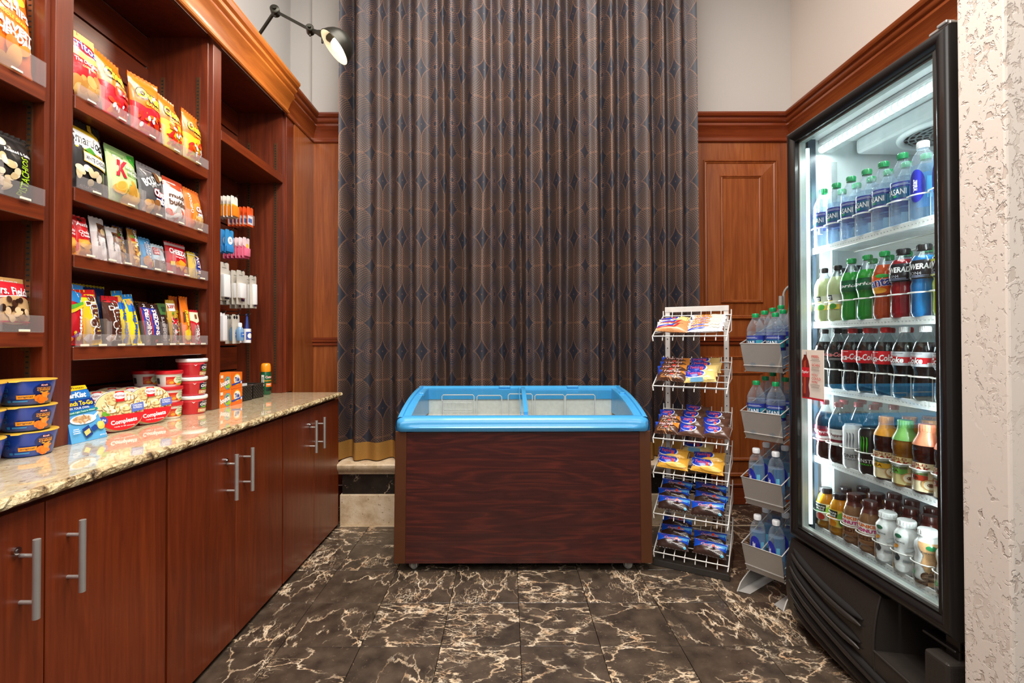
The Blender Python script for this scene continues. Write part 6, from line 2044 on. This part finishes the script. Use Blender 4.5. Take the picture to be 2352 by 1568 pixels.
for (cx, cy, n, where) in ((-1.392, 1.405, 3, 'beside the bookcase post'), (-1.40, 1.262, 3, 'at the left edge of the picture')):
    for i in range(n):
        lb = 'blue macaroni cup, %s of the stack %s' % (['bottom', 'middle', 'top'][i], where)
        o = mac if k == 0 else dup(mac, lb)
        o['label'] = lb; o['group'] = 'stacked blue macaroni cups'
        o.location = (cx + RND.uniform(-.003, .003), cy + RND.uniform(-.004, .004), WZ + .0735 * i)
        o.rotation_euler = (0, 0, FZ - 1.15 + RND.uniform(-.04, .04))
        k += 1

# tuna lunch box, a card wedge with tapered top
tb = thing('tuna_box', 'blue tapered tuna lunch box with yellow top leaning by the bookcase post', 'box')
W_, H_ = .128, .185
Dp = .045


def xs(v): return (0.0, W_ * (1 - .36 * max(0, v - .10) / .9))


g = G(); g.cc = (34, 110, 196)
pf = [(0, 0), (W_, 0), (W_ * .985, H_ * .12), (W_ * .655, H_ * .97), (W_ * .60, H_), (0, H_)]
g.prism(pf, lambda a, b: (a, 0, b), lambda a, b: (a, Dp * (1 - b / H_ * .8), b))


def ST(u, v, h): return (u * W_, -h, v * H_)


art(g, [('p', [(0, .0), (1, 0), (.985, .12), (.80, .58), (0, .50)], (90, 170, 226)), ('p', [(0, .90), (.68, .93), (.64, 1), (0, 1)], (244, 200, 30)), ('t', '18g Protein', .32, .955, .52, .05, (60, 40, 20)), ('p', [(0, .78), (.74, .78), (.69, .91), (0, .89)], (40, 120, 200)), ('t', 'StarKist', .30, .835, .62, .10, WHITE, {'b': .04, 'sh': .1}), ('p', [(0, .61), (.82, .63), (.75, .76), (0, .74)], (20, 50, 130)), ('t', 'Lunch To-Go', .38, .685, .74, .085, (250, 210, 40), {'b': .04}), ('t', 'MIX YOUR OWN', .34, .60, .56, .04, WHITE), ('p', [(0, .49), (.86, .53), (.84, .575), (0, .535)], (30, 140, 130)), ('t', 'Chunk Light Tuna in Water', .40, .53, .76, .035, WHITE, {'rot': 3}), ('e', .40, .39, .36, .085, (240, 244, 248)), ('p', [(.66, .42), (.84, .50), (.86, .48), (.70, .37)], (240, 244, 248)), ('e', .36, .40, .26, .06, (214, 180, 140))] + scatter(22, .36, .40, .24, .05, [(200, 160, 116), (230, 204, 170), (180, 136, 96)], .008, .003, 9) + [('p', [(.3, .22), (.5, .28), (.58, .10), (.38, .05)], (30, 60, 130)), ('p', [(.34, .17), (.5, .22), (.53, .14), (.38, .09)], (220, 200, 120)), ('p', [(.54, .22), (.68, .27), (.76, .19), (.6, .14)], (30, 70, 150)), ('e', .84, .235, .11, .075, (240, 200, 90)), ('e', .81, .26, .08, .05, (246, 214, 120)), ('t', 'NET WT 4.1 OZ', .86, .06, .2, .025, WHITE)] + lines(.14, .2, .2, .1, 3, (220, 236, 250)), ST, W_, H_, .0004, .0002)
g.build('card_box', M['card'], tb)
tb.location = (-1.384, 1.538, WZ); tb.rotation_euler = (-.20, 0, FZ - .06)

# oval pasta bowls standing on edge
pas = [(236, 216, 160), (246, 232, 190), (226, 200, 142), (250, 240, 210)]


def pasta(n, seed):
    r_ = random.Random(seed); out_ = []
    for _ in range(n):
        a = r_.random() * 2 * pi; q = sqrt(r_.random())
        x, y, ro = .5 + .42 * q * cos(a), .60 + .30 * q * sin(a), r_.uniform(0, 180)
        l = r_.uniform(.012, .018)
        out_ += [('E', x + .012, y - .016, l, l * .52, (158, 118, 64), ro), ('E', x, y, l, l * .5, r_.choice(pas), ro), ('E', x + .035 * cos(radians(ro)), y + .035 * sin(radians(ro)), l * .3, l * .34, (196, 160, 104), ro)]
    return out_


def compleat():
    b = thing('pasta_bowl', '-', 'bowl')
    RX, RZ = .082, .073

    def out(q):  # flat foot and flattened side shoulders
        c, s = cos(q), sin(q)
        x = RX * (abs(c) ** .85) * (1 if c > 0 else -1); zz = RZ * (abs(s) ** .9) * (1 if s > 0 else -1)
        return x, zz
    n = 36
    g = G(); g.cc = (246, 244, 240)
    rings = [(1, .0), (1.02, .003), (1.0, .008), (.93, .03), (.84, .042), (.0, .044)]
    P = [(out(2 * pi * j / n)[0] * k_, y_, out(2 * pi * j / n)[1] * k_) for k_, y_ in rings for j in range(n)]
    g.add(P, [(i * n + j, (i + 1) * n + j, (i + 1) * n + (j + 1) % n, i * n + (j + 1) % n) for i in range(len(rings) - 1) for j in range(n)])
    g.build('tray', M['plas'], b, smooth=50)
    g = G(); g.cc = (236, 214, 160)
    P = [(0, -.001, 0)] + [(out(2 * pi * j / n)[0] * .985, -.001, out(2 * pi * j / n)[1] * .985) for j in range(n)]
    g.add(P, [(0, 1 + j, 1 + (j + 1) % n) for j in range(n)])

    def S(u, v, h): return ((u - .5) * 2 * RX, -.0012 - h, (v - .5) * 2 * RZ)
    arcp = [(.5 + .485 * cos(a) * 1, .5 + .485 * sin(a)) for a in [radians(192 + 156 * i / 16) for i in range(17)]]
    sh = pasta(54, 5)
    sh += [('e', .18, .46, .05, .06, (110, 170, 50), 30), ('e', .24, .43, .04, .04, (90, 150, 40))]
    sh += [('p', arcp, (206, 28, 36)), ('t', 'Compleats', .55, .22, .54, .14, WHITE, {'b': .03, 'rot': 4}), ('t', 'ready in 60 seconds', .55, .11, .42, .035, WHITE)]
    sh += [('r', .42, .72, .60, .98, (206, 28, 36)), ('e', .51, .87, .13, .085, WHITE), ('t', 'Hormel', .51, .87, .20, .075, (150, 30, 40), {'b': .02}), ('p', [(.72, .42), (.985, .46), (.985, .66), (.72, .62)], (90, 110, 190)), ('t', 'CHICKEN', .85, .585, .2, .045, WHITE), ('t', 'ALFREDO', .85, .53, .2, .045, WHITE), ('e', .14, .30, .08, .10, (60, 80, 170)), ('t', '18g', .14, .31, .1, .06, WHITE)]
    art(g, sh, S, 2 * RX, 2 * RZ, .0003, .00012)
    g.build('printed_lid', M['card'], b)
    # little red and blue card stand
    g = G(); g.cc = (150, 26, 40)
    g.box(-.04, .03, .010, .034, -RZ * 1.01, -RZ * .80)
    g.build('sleeve_base', M['card'], b)
    return b


cp = compleat()
spots = [(-1.408, 1.758, 'first front bowl beside the tuna box'), (-1.412, 1.915, 'second front bowl before the soup cups'),
         (-1.472, 1.735, 'just behind the first front bowl'), (-1.530, 1.718, 'third back behind the first front bowl'), (-1.485, 1.640, 'half hidden behind the tuna box'), (-1.545, 1.640, 'rearmost behind the tuna box'),
         (-1.474, 1.892, 'just behind the second front bowl'), (-1.532, 1.876, 'third back behind the second front bowl')]
for i, (x, y, w) in enumerate(spots):
    lb = 'oval pasta bowl with red band standing on edge, ' + w
    o = cp if i == 0 else dup(cp, lb)
    o['label'] = lb; o['group'] = 'oval pasta bowls on edge'
    o.location = (x, y, WZ + .0755); o.rotation_euler = (-.16, 0, FZ - .35)

# red lidded soup cups
soup = cup('soup_cup', 'cup', [(0, .001), (.038, 0), (.0405, .004), (.0465, .050), (.0475, .056)], (244, 240, 232), [('r', .30, .12, .74, .80, (206, 40, 30)), ('e', .42, .36, .12, .24, (226, 100, 40)), ('e', .44, .3, .06, .12, (240, 170, 60)), ('e', .66, .52, .17, .36, (226, 236, 200)), ('t', 'Healthy', .66, .72, .22, .13, (60, 130, 50)), ('t', 'Choice', .66, .56, .22, .13, (60, 130, 50)), ('e', .70, .22, .10, .14, (110, 170, 60)), ('e', .64, .14, .1, .08, (240, 170, 40)), ('r', .04, .2, .14, .7, (60, 60, 60))], .004, .052, 3.2, ([(.0505, .053), (.052, .056), (.0515, .066), (.049, .0675), (.045, .0655), (0, .0655)], (206, 28, 38)))
k = 0
for (x, y, n, wh) in ((-1.442, 2.062, 3, 'front stack beside the white soup tubs'), (-1.556, 2.082, 3, 'stack behind the pasta bowls'), (-1.600, 1.985, 2, 'rear left stack')):
    for i in range(n):
        lb = 'red lidded soup cup, %s of the %s' % (['bottom', 'second', 'top'][i], wh)
        o = soup if k == 0 else dup(soup, lb)
        o['label'] = lb; o['group'] = 'red lidded soup cups'
        o.location = (x, y, WZ + .0672 * i); o.rotation_euler = (0, 0, FZ - .45 + RND.uniform(-.15, .15)); k += 1
chunky = cup('soup_tub', 'cup', [(0, .001), (.048, 0), (.0505, .004), (.0575, .066), (.0585, .070)], (196, 26, 40), [('r', 0, .82, .62, .98, (220, 60, 70)), ('p', [(.52, .40), (.98, .38), (.98, .80), (.75, .92), (.52, .82)], (40, 34, 60)), ('t', 'Campbells', .75, .82, .3, .09, WHITE, {'sh': .2}), ('t', 'CHUNKY', .76, .62, .42, .20, WHITE, {'b': .05}), ('e', .68, .42, .12, .06, (110, 170, 60)), ('r', .5, .06, .98, .32, (214, 170, 110)), ('t', 'Chicken', .74, .19, .36, .13, WHITE), ('p', [(.36, .86), (.40, .74), (.44, .86), (.40, .80)], WHITE)], .004, .066, 3.2, ([(.0605, .067), (.0625, .070), (.0625, .080), (.0605, .0825), (.056, .081), (0, .081)], (244, 244, 242)))
for i in range(3):
    lb = '%s soup tub with white lid in the stack beside the bookcase post' % ['bottom red', 'middle red', 'top red'][i]
    o = chunky if i == 0 else dup(chunky, lb)
    o['label'] = lb; o['group'] = 'white lidded soup tubs'
    o.location = (-1.432, 2.196, WZ + .0828 * i); o.rotation_euler = (0, 0, FZ - .55 + .06 * i)

# ============================================================ FAR BAY
def box_thing(name, label, cat, W, H, D, col, sh, group=None, side=None):
    b = thing(name, label, cat, group=group)
    g = G(); g.cc = col
    g.box(-W / 2, W / 2, 0, D, 0, H)
    art(g, sh, lambda u, v, h: ((u - .5) * W, -h, v * H), W, H)
    if side:
        art(g, side, lambda u, v, h: (-W / 2 - h, D * (1 - u), v * H), D, H)
    g.build('carton', M['card'], b)
    return b


bo = [('e', .68, .42, .30, .40, (90, 160, 206)), ('e', .68, .42, .25, .33, (170, 210, 60)), ('e', .66, .46, .18, .24, (60, 120, 180)), ('t', 'bounce', .44, .46, .78, .34, WHITE, {'b': .05, 'rot': 12, 'out': (226, 120, 30), 'ow': .03}), ('e', .76, .22, .16, .12, (150, 200, 50)), ('r', .06, .74, .26, .92, (250, 240, 230))]
ti = [('e', .5, .56, .34, .36, (250, 190, 40)), ('e', .5, .56, .27, .29, WHITE), ('t', 'Tide', .5, .56, .44, .28, (30, 60, 160), {'b': .05, 'sh': .1}), ('p', [(0, .2), (1, .34), (1, .48), (.7, .4), (0, .3)], (40, 70, 170)), ('e', .88, .34, .06, .09, WHITE)]
for i in range(2):
    o = box_thing('dryer_sheet_box', '%s orange dryer sheet box beside the bookcase post' % ['lower', 'upper'][i], 'box', .098, .082, .10, (240, 126, 34), bo, 'orange laundry boxes')
    setp(o, -1.395, 2.395, WZ + .083 * i, tilt=0, rz=-.02 + .03 * i)
    o = box_thing('detergent_box', '%s orange detergent box with round blue logo' % ['lower', 'upper'][i], 'box', .098, .082, .08, (238, 112, 30), ti, 'orange laundry boxes')
    setp(o, -1.395, 2.497, WZ + .083 * i, tilt=0, rz=-.01 + .02 * i)


def basket(label, x, y):
    b = thing('basket', label, 'basket', (x, y, WZ), FZ - .06)
    W, D, H = .105, .17, .078
    g = G()
    for (a, c, d, e) in ((-W / 2, W / 2, 0, .004), (-W / 2, W / 2, D - .004, D), (-W / 2, -W / 2 + .004, 0, D), (W / 2 - .004, W / 2, 0, D)):
        g.box(a, c, d, e, 0, H)
    g.box(-W / 2, W / 2, 0, D, 0, .004)
    g.build('body', M['blackp'], b)
    # raised basket weave on front and side
    g = G()
    for r_ in range(8):
        for c_ in range(9):
            if (r_ + c_) % 2: continue
            zz = .008 + r_ * .0085; xx = -W / 2 + .004 + c_ * .0112
            g.box(xx, xx + .0105, -.003, 0, zz, zz + .0062)
            yy = .004 + c_ * .018
            g.box(-W / 2 - .003, -W / 2, yy, yy + .016, zz, zz + .0062)
    o = g.build('weave', M['blackp'], b, bev=.0012); o['kind'] = 'stuff'
    G().tube([(-W / 2, 0, H), (W / 2, 0, H), (W / 2, D, H), (-W / 2, D, H)], .0042, 8, closed=True).build('rim', M['blackp'], b, smooth=60)
    return b


basket('black woven basket holding small white and green boxes', -1.425, 2.640)
basket('empty looking black woven basket beside the spray can', -1.428, 2.775)
for i in range(2):
    o = box_thing('medicine_box', 'small white and green box standing in the basket, %s' % ['nearer', 'farther'][i], 'box', .04, .068, .022, (240, 242, 238), [('r', 0, .1, 1, .62, (50, 150, 120)), ('e', .5, .4, .2, .14, WHITE), ('r', .1, .74, .9, .8, (60, 70, 80))], 'small boxes in the basket')
    setp(o, -1.440, 2.618 + .046 * i, WZ + .024, tilt=.06)
sc = thing('spray_can', 'green insect spray can with orange cap at far end of worktop', 'spray can', (-1.475, 2.955, WZ), FZ - .5)
g = G(); g.cc = (16, 84, 50)
prof_c = [(0, .001), (.028, 0), (.0295, .003), (.0295, .128), (.026, .138), (.026, .142)]
g.lathe(prof_c, 24)


def SC_(u, v, h):
    a = (u - .5) * 3.0
    return ((.0297 + h) * sin(a), -(.0297 + h) * cos(a), .004 + .122 * v)


art(g, [('t', 'Cutter', .52, .84, .5, .12, (240, 240, 230), {'sh': .2, 'out': (200, 40, 40), 'ow': .05}), ('t', 'BACKWOODS', .52, .66, .6, .08, (240, 180, 40)), ('r', .3, .36, .74, .54, (240, 120, 30)), ('t', 'INSECT', .52, .47, .34, .06, WHITE), ('r', .3, .16, .74, .3, (14, 40, 26)), ('r', .02, .4, .2, .95, (236, 238, 232))] + lines(.11, .66, .14, .4, 8, (80, 90, 80)), SC_, .0297 * 3, .122)
g.build('can', M['plas'], sc, smooth=50)
g = G(); g.cc = (246, 150, 24)
g.lathe([(.0275, .138), (.0285, .142), (.028, .170), (.024, .186), (.016, .190), (0, .190)], 24)
g.build('cap', M['plas'], sc, smooth=50)

# ---- hanging packs on peg hooks
def peg(y, z, L, label):
    p = thing('peg_hook', label, 'hook', (XB + .005, y, z), group='black peg hooks in the far bay')
    G().tube([(0, 0, -.02), (.0, 0, .0), (.004, 0, .004), (L, 0, .008), (L + .012, 0, .018)], .0024, 7).build('wire', M['blackg'], p, smooth=60)
    G().box(-.003, .0, -.012, .012, -.028, .01).build('back_plate', M['blackg'], p, bev=.001)
    return p


def blister(name, label, cat, W, H, T, col, sh, blob=None, mat='card'):
    b = thing(name, label, cat)
    g = G(); g.cc = col
    g.prism([(-W / 2, -H), (W / 2, -H), (W / 2, -.006), (W / 2 - .006, 0), (-W / 2 + .006, 0), (-W / 2, -.006)], lambda a, c: (a, 0, c), lambda a, c: (a, .0015, c))
    art(g, sh, lambda u, v, h: ((u - .5) * W, -h, -H + v * H), W, H, .0004, .0002)
    g.build('card', M['card'], b)
    if blob:
        bx0, bx1, bz0, bz1, bc, mt = blob
        g = G(); g.cc = bc
        g.box(bx0 * W, bx1 * W, -T, -.0002, -H + bz0 * H, -H + bz1 * H)
        g.build('blister', M[mt], b, bev=min(.006, T * .35), seg=2, smooth=50)
    return b


HX = -1.50
hang = [
    # name, category, label, y, z(top), count, step, W,H,T, colour, shapes, blob
    ('pain_relief_pack', 'white and orange pain relief pack', 2.628, 1.955, 5, .020, .060, .118, .012, (240, 236, 228), [('r', .05, .08, .95, .62, (238, 150, 40)), ('r', .05, .5, .95, .62, (246, 196, 60)), ('t', 'Ibuprofen', .5, .5, .7, .07, (60, 80, 160))], (-.4, .42, .05, .55, (240, 140, 36), 'plas')),
    ('pain_relief_pack', 'orange and red pain relief pack', 2.790, 1.940, 6, .022, .058, .112, .012, (232, 92, 40), [('r', .12, .1, .9, .55, (240, 240, 240)), ('r', .2, .2, .8, .42, (60, 110, 190))], (-.3, .45, .08, .6, (226, 226, 230), 'acryl')),
    ('antacid_pack', 'sky blue effervescent tablet pack', 2.585, 1.762, 3, .026, .062, .125, .010, (60, 150, 214), [('e', .62, .55, .3, .17, WHITE), ('r', .5, .58, .74, .60, (40, 70, 150)), ('r', .48, .52, .76, .54, (40, 70, 150))], (-.45, .45, .05, .3, (60, 140, 206), 'plas')),
    ('antacid_pack', 'pink stomach remedy pack', 2.752, 1.755, 6, .022, .060, .118, .012, (242, 216, 220), [('p', [(0, 0), (1, 0), (1, .45), (0, .62)], (226, 90, 130)), ('e', .7, .62, .2, .11, (240, 200, 60))], (-.35, .42, .1, .5, (236, 120, 150), 'plas')),
    ('travel_kit', 'pale grey travel kit card with white item', 2.535, 1.580, 3, .034, .07, .20, .022, (206, 200, 188), [('r', .28, .85, .72, .87, (140, 136, 126)), ('p', [(.5, .04), (.98, .04), (.98, .42), (.6, .3)], (40, 34, 60))], (-.42, .3, .08, .68, (244, 244, 244), 'plas')),
    ('travel_kit', 'pale grey travel kit card with rounded white item', 2.700, 1.560, 4, .030, .07, .19, .022, (206, 200, 188), [('r', .28, .85, .72, .87, (140, 136, 126)), ('p', [(.55, .1), (.98, .1), (.98, .5), (.62, .4)], (60, 44, 80)), ('e', .8, .2, .12, .05, (220, 110, 150))], (-.42, .28, .18, .62, (246, 246, 246), 'plas')),
    ('travel_kit', 'pale grey travel kit card with slim white brush', 2.828, 1.548, 5, .028, .065, .19, .02, (206, 200, 188), [('r', .28, .87, .72, .89, (140, 136, 126)), ('p', [(.6, .06), (.98, .06), (.98, .46), (.66, .36)], (50, 44, 90))], (-.2, .18, .1, .74, (244, 244, 246), 'plas')),
    ('toothpaste_pack', 'white toothpaste pack', 2.520, 1.315, 2, .028, .055, .15, .022, (244, 244, 246), [('r', .5, .1, .9, .7, (40, 60, 150)), ('r', .55, .74, .9, .84, (206, 40, 50))], (-.35, .3, .02, .9, (246, 246, 248), 'plas')),
    ('sanitizer_pack', 'clear hand sanitizer bottle on grey card', 2.648, 1.312, 2, .036, .062, .16, .024, (206, 200, 188), [('e', .3, .9, .14, .06, (40, 40, 44)), ('e', .62, .9, .14, .06, (40, 40, 44))], None),
]
for (nm, lab, y, zt, n, st, W, H, T, col, sh, blob) in hang:
    peg(y, zt, .215, 'black peg hook holding the %s' % (lab + 's'))
    src = None
    for i in range(n):
        lb = '%s, %s on its hook' % (lab, ['frontmost', 'second', 'third', 'fourth', 'fifth', 'rearmost'][i] if i < 6 else ORD[i])
        if src is None:
            src = blister(nm, lb, nm.replace('_', ' '), W, H, T, col, sh, blob)
            if nm == 'sanitizer_pack':
                g = G(); g.cc = (150, 190, 226)
                g.lathe([(0, -.145), (.017, -.145), (.019, -.14), (.019, -.085), (.012, -.072), (.008, -.068), (0, -.068)], 14, (.004, -.021, 0))
                bt = g.build('sanitizer_bottle', M['drink'], src, smooth=50)
                g = G(); g.cc = WHITE
                g.lathe([(.010, -.069), (.010, -.050), (.006, -.046), (0, -.046)], 12, (.004, -.021, 0))
                g.build('flip_cap', M['plas'], src, smooth=50)
                g = G()
                art(g, [('r', .1, .2, .9, .8, (60, 110, 190)), ('r', .25, .5, .75, .6, WHITE)], lambda u, v, h: (.004 + (.0192 + h) * sin((u - .5) * 2), -.021 - (.0192 + h) * cos((u - .5) * 2), -.135 + .045 * v), .038, .045)
                g.build('label_print', M['film'], src)
            o = src
        else:
            o = dup(src, lb)
        o['group'] = lab + 's'
        o.location = (HX + .012 - st * i, y + RND.uniform(-.003, .003), zt + .010 - .0006 * i)
        o.rotation_euler = (RND.uniform(-.04, .02), 0, FZ + RND.uniform(-.16, .02))
# lint rollers
peg(2.766, 1.318, .215, 'black peg hook holding the blue handled lint rollers')
lr = thing('lint_roller', '-', 'lint roller')
g = G(); g.cc = (40, 60, 130)
g.tube([(0, 0, .0), (0, 0, -.035), (0, 0, -.07)], [.006, .009, .012], 12)
g.tube([(.006 * cos(q), 0, .008 + .006 * sin(q)) for q in [2 * pi * i / 12 for i in range(12)]], .002, 5, closed=True)
g.build('handle', M['plas'], lr, smooth=60)
g = G(); g.cc = (236, 236, 240)
g.lathe([(.0, -.15), (.022, -.15), (.022, -.07), (0, -.07)], 18)
art(g, [('r', .1, .2, .9, .8, (60, 80, 160)), ('e', .5, .5, .26, .2, WHITE)], lambda u, v, h: ((.0222 + h) * sin((u - .5) * 2.4), -(.0222 + h) * cos((u - .5) * 2.4), -.148 + .076 * v), .053, .076)
g.build('roller', M['film'], lr, smooth=50)
for i in range(2):
    lb = 'blue handled lint roller hanging %s' % ['in front on its hook', 'behind the front one']
    lb = ['blue handled lint roller hanging frontmost on its hook', 'blue handled lint roller hanging behind the front one'][i]
    o = lr if i == 0 else dup(lr, lb)
    o['label'] = lb; o['group'] = 'lint rollers'
    o.location = (HX + .01 - .05 * i, 2.766, 1.318 - .002); o.rotation_euler = (0, 0, FZ - .3)
# empty hook at the lower right, as in the photograph
peg(2.70, 1.335, .19, 'bare black peg hook beside the lint rollers')

# ------------------------------------------------------------ label check
import re
for o in SC.objects:
    l = o.get('label')
    if l:
        n_ = len(re.findall(r"[A-Za-z0-9][A-Za-z0-9'-]*", l))
        if not 4 <= n_ <= 16:
            print('LABEL LENGTH', o.name, n_, l)
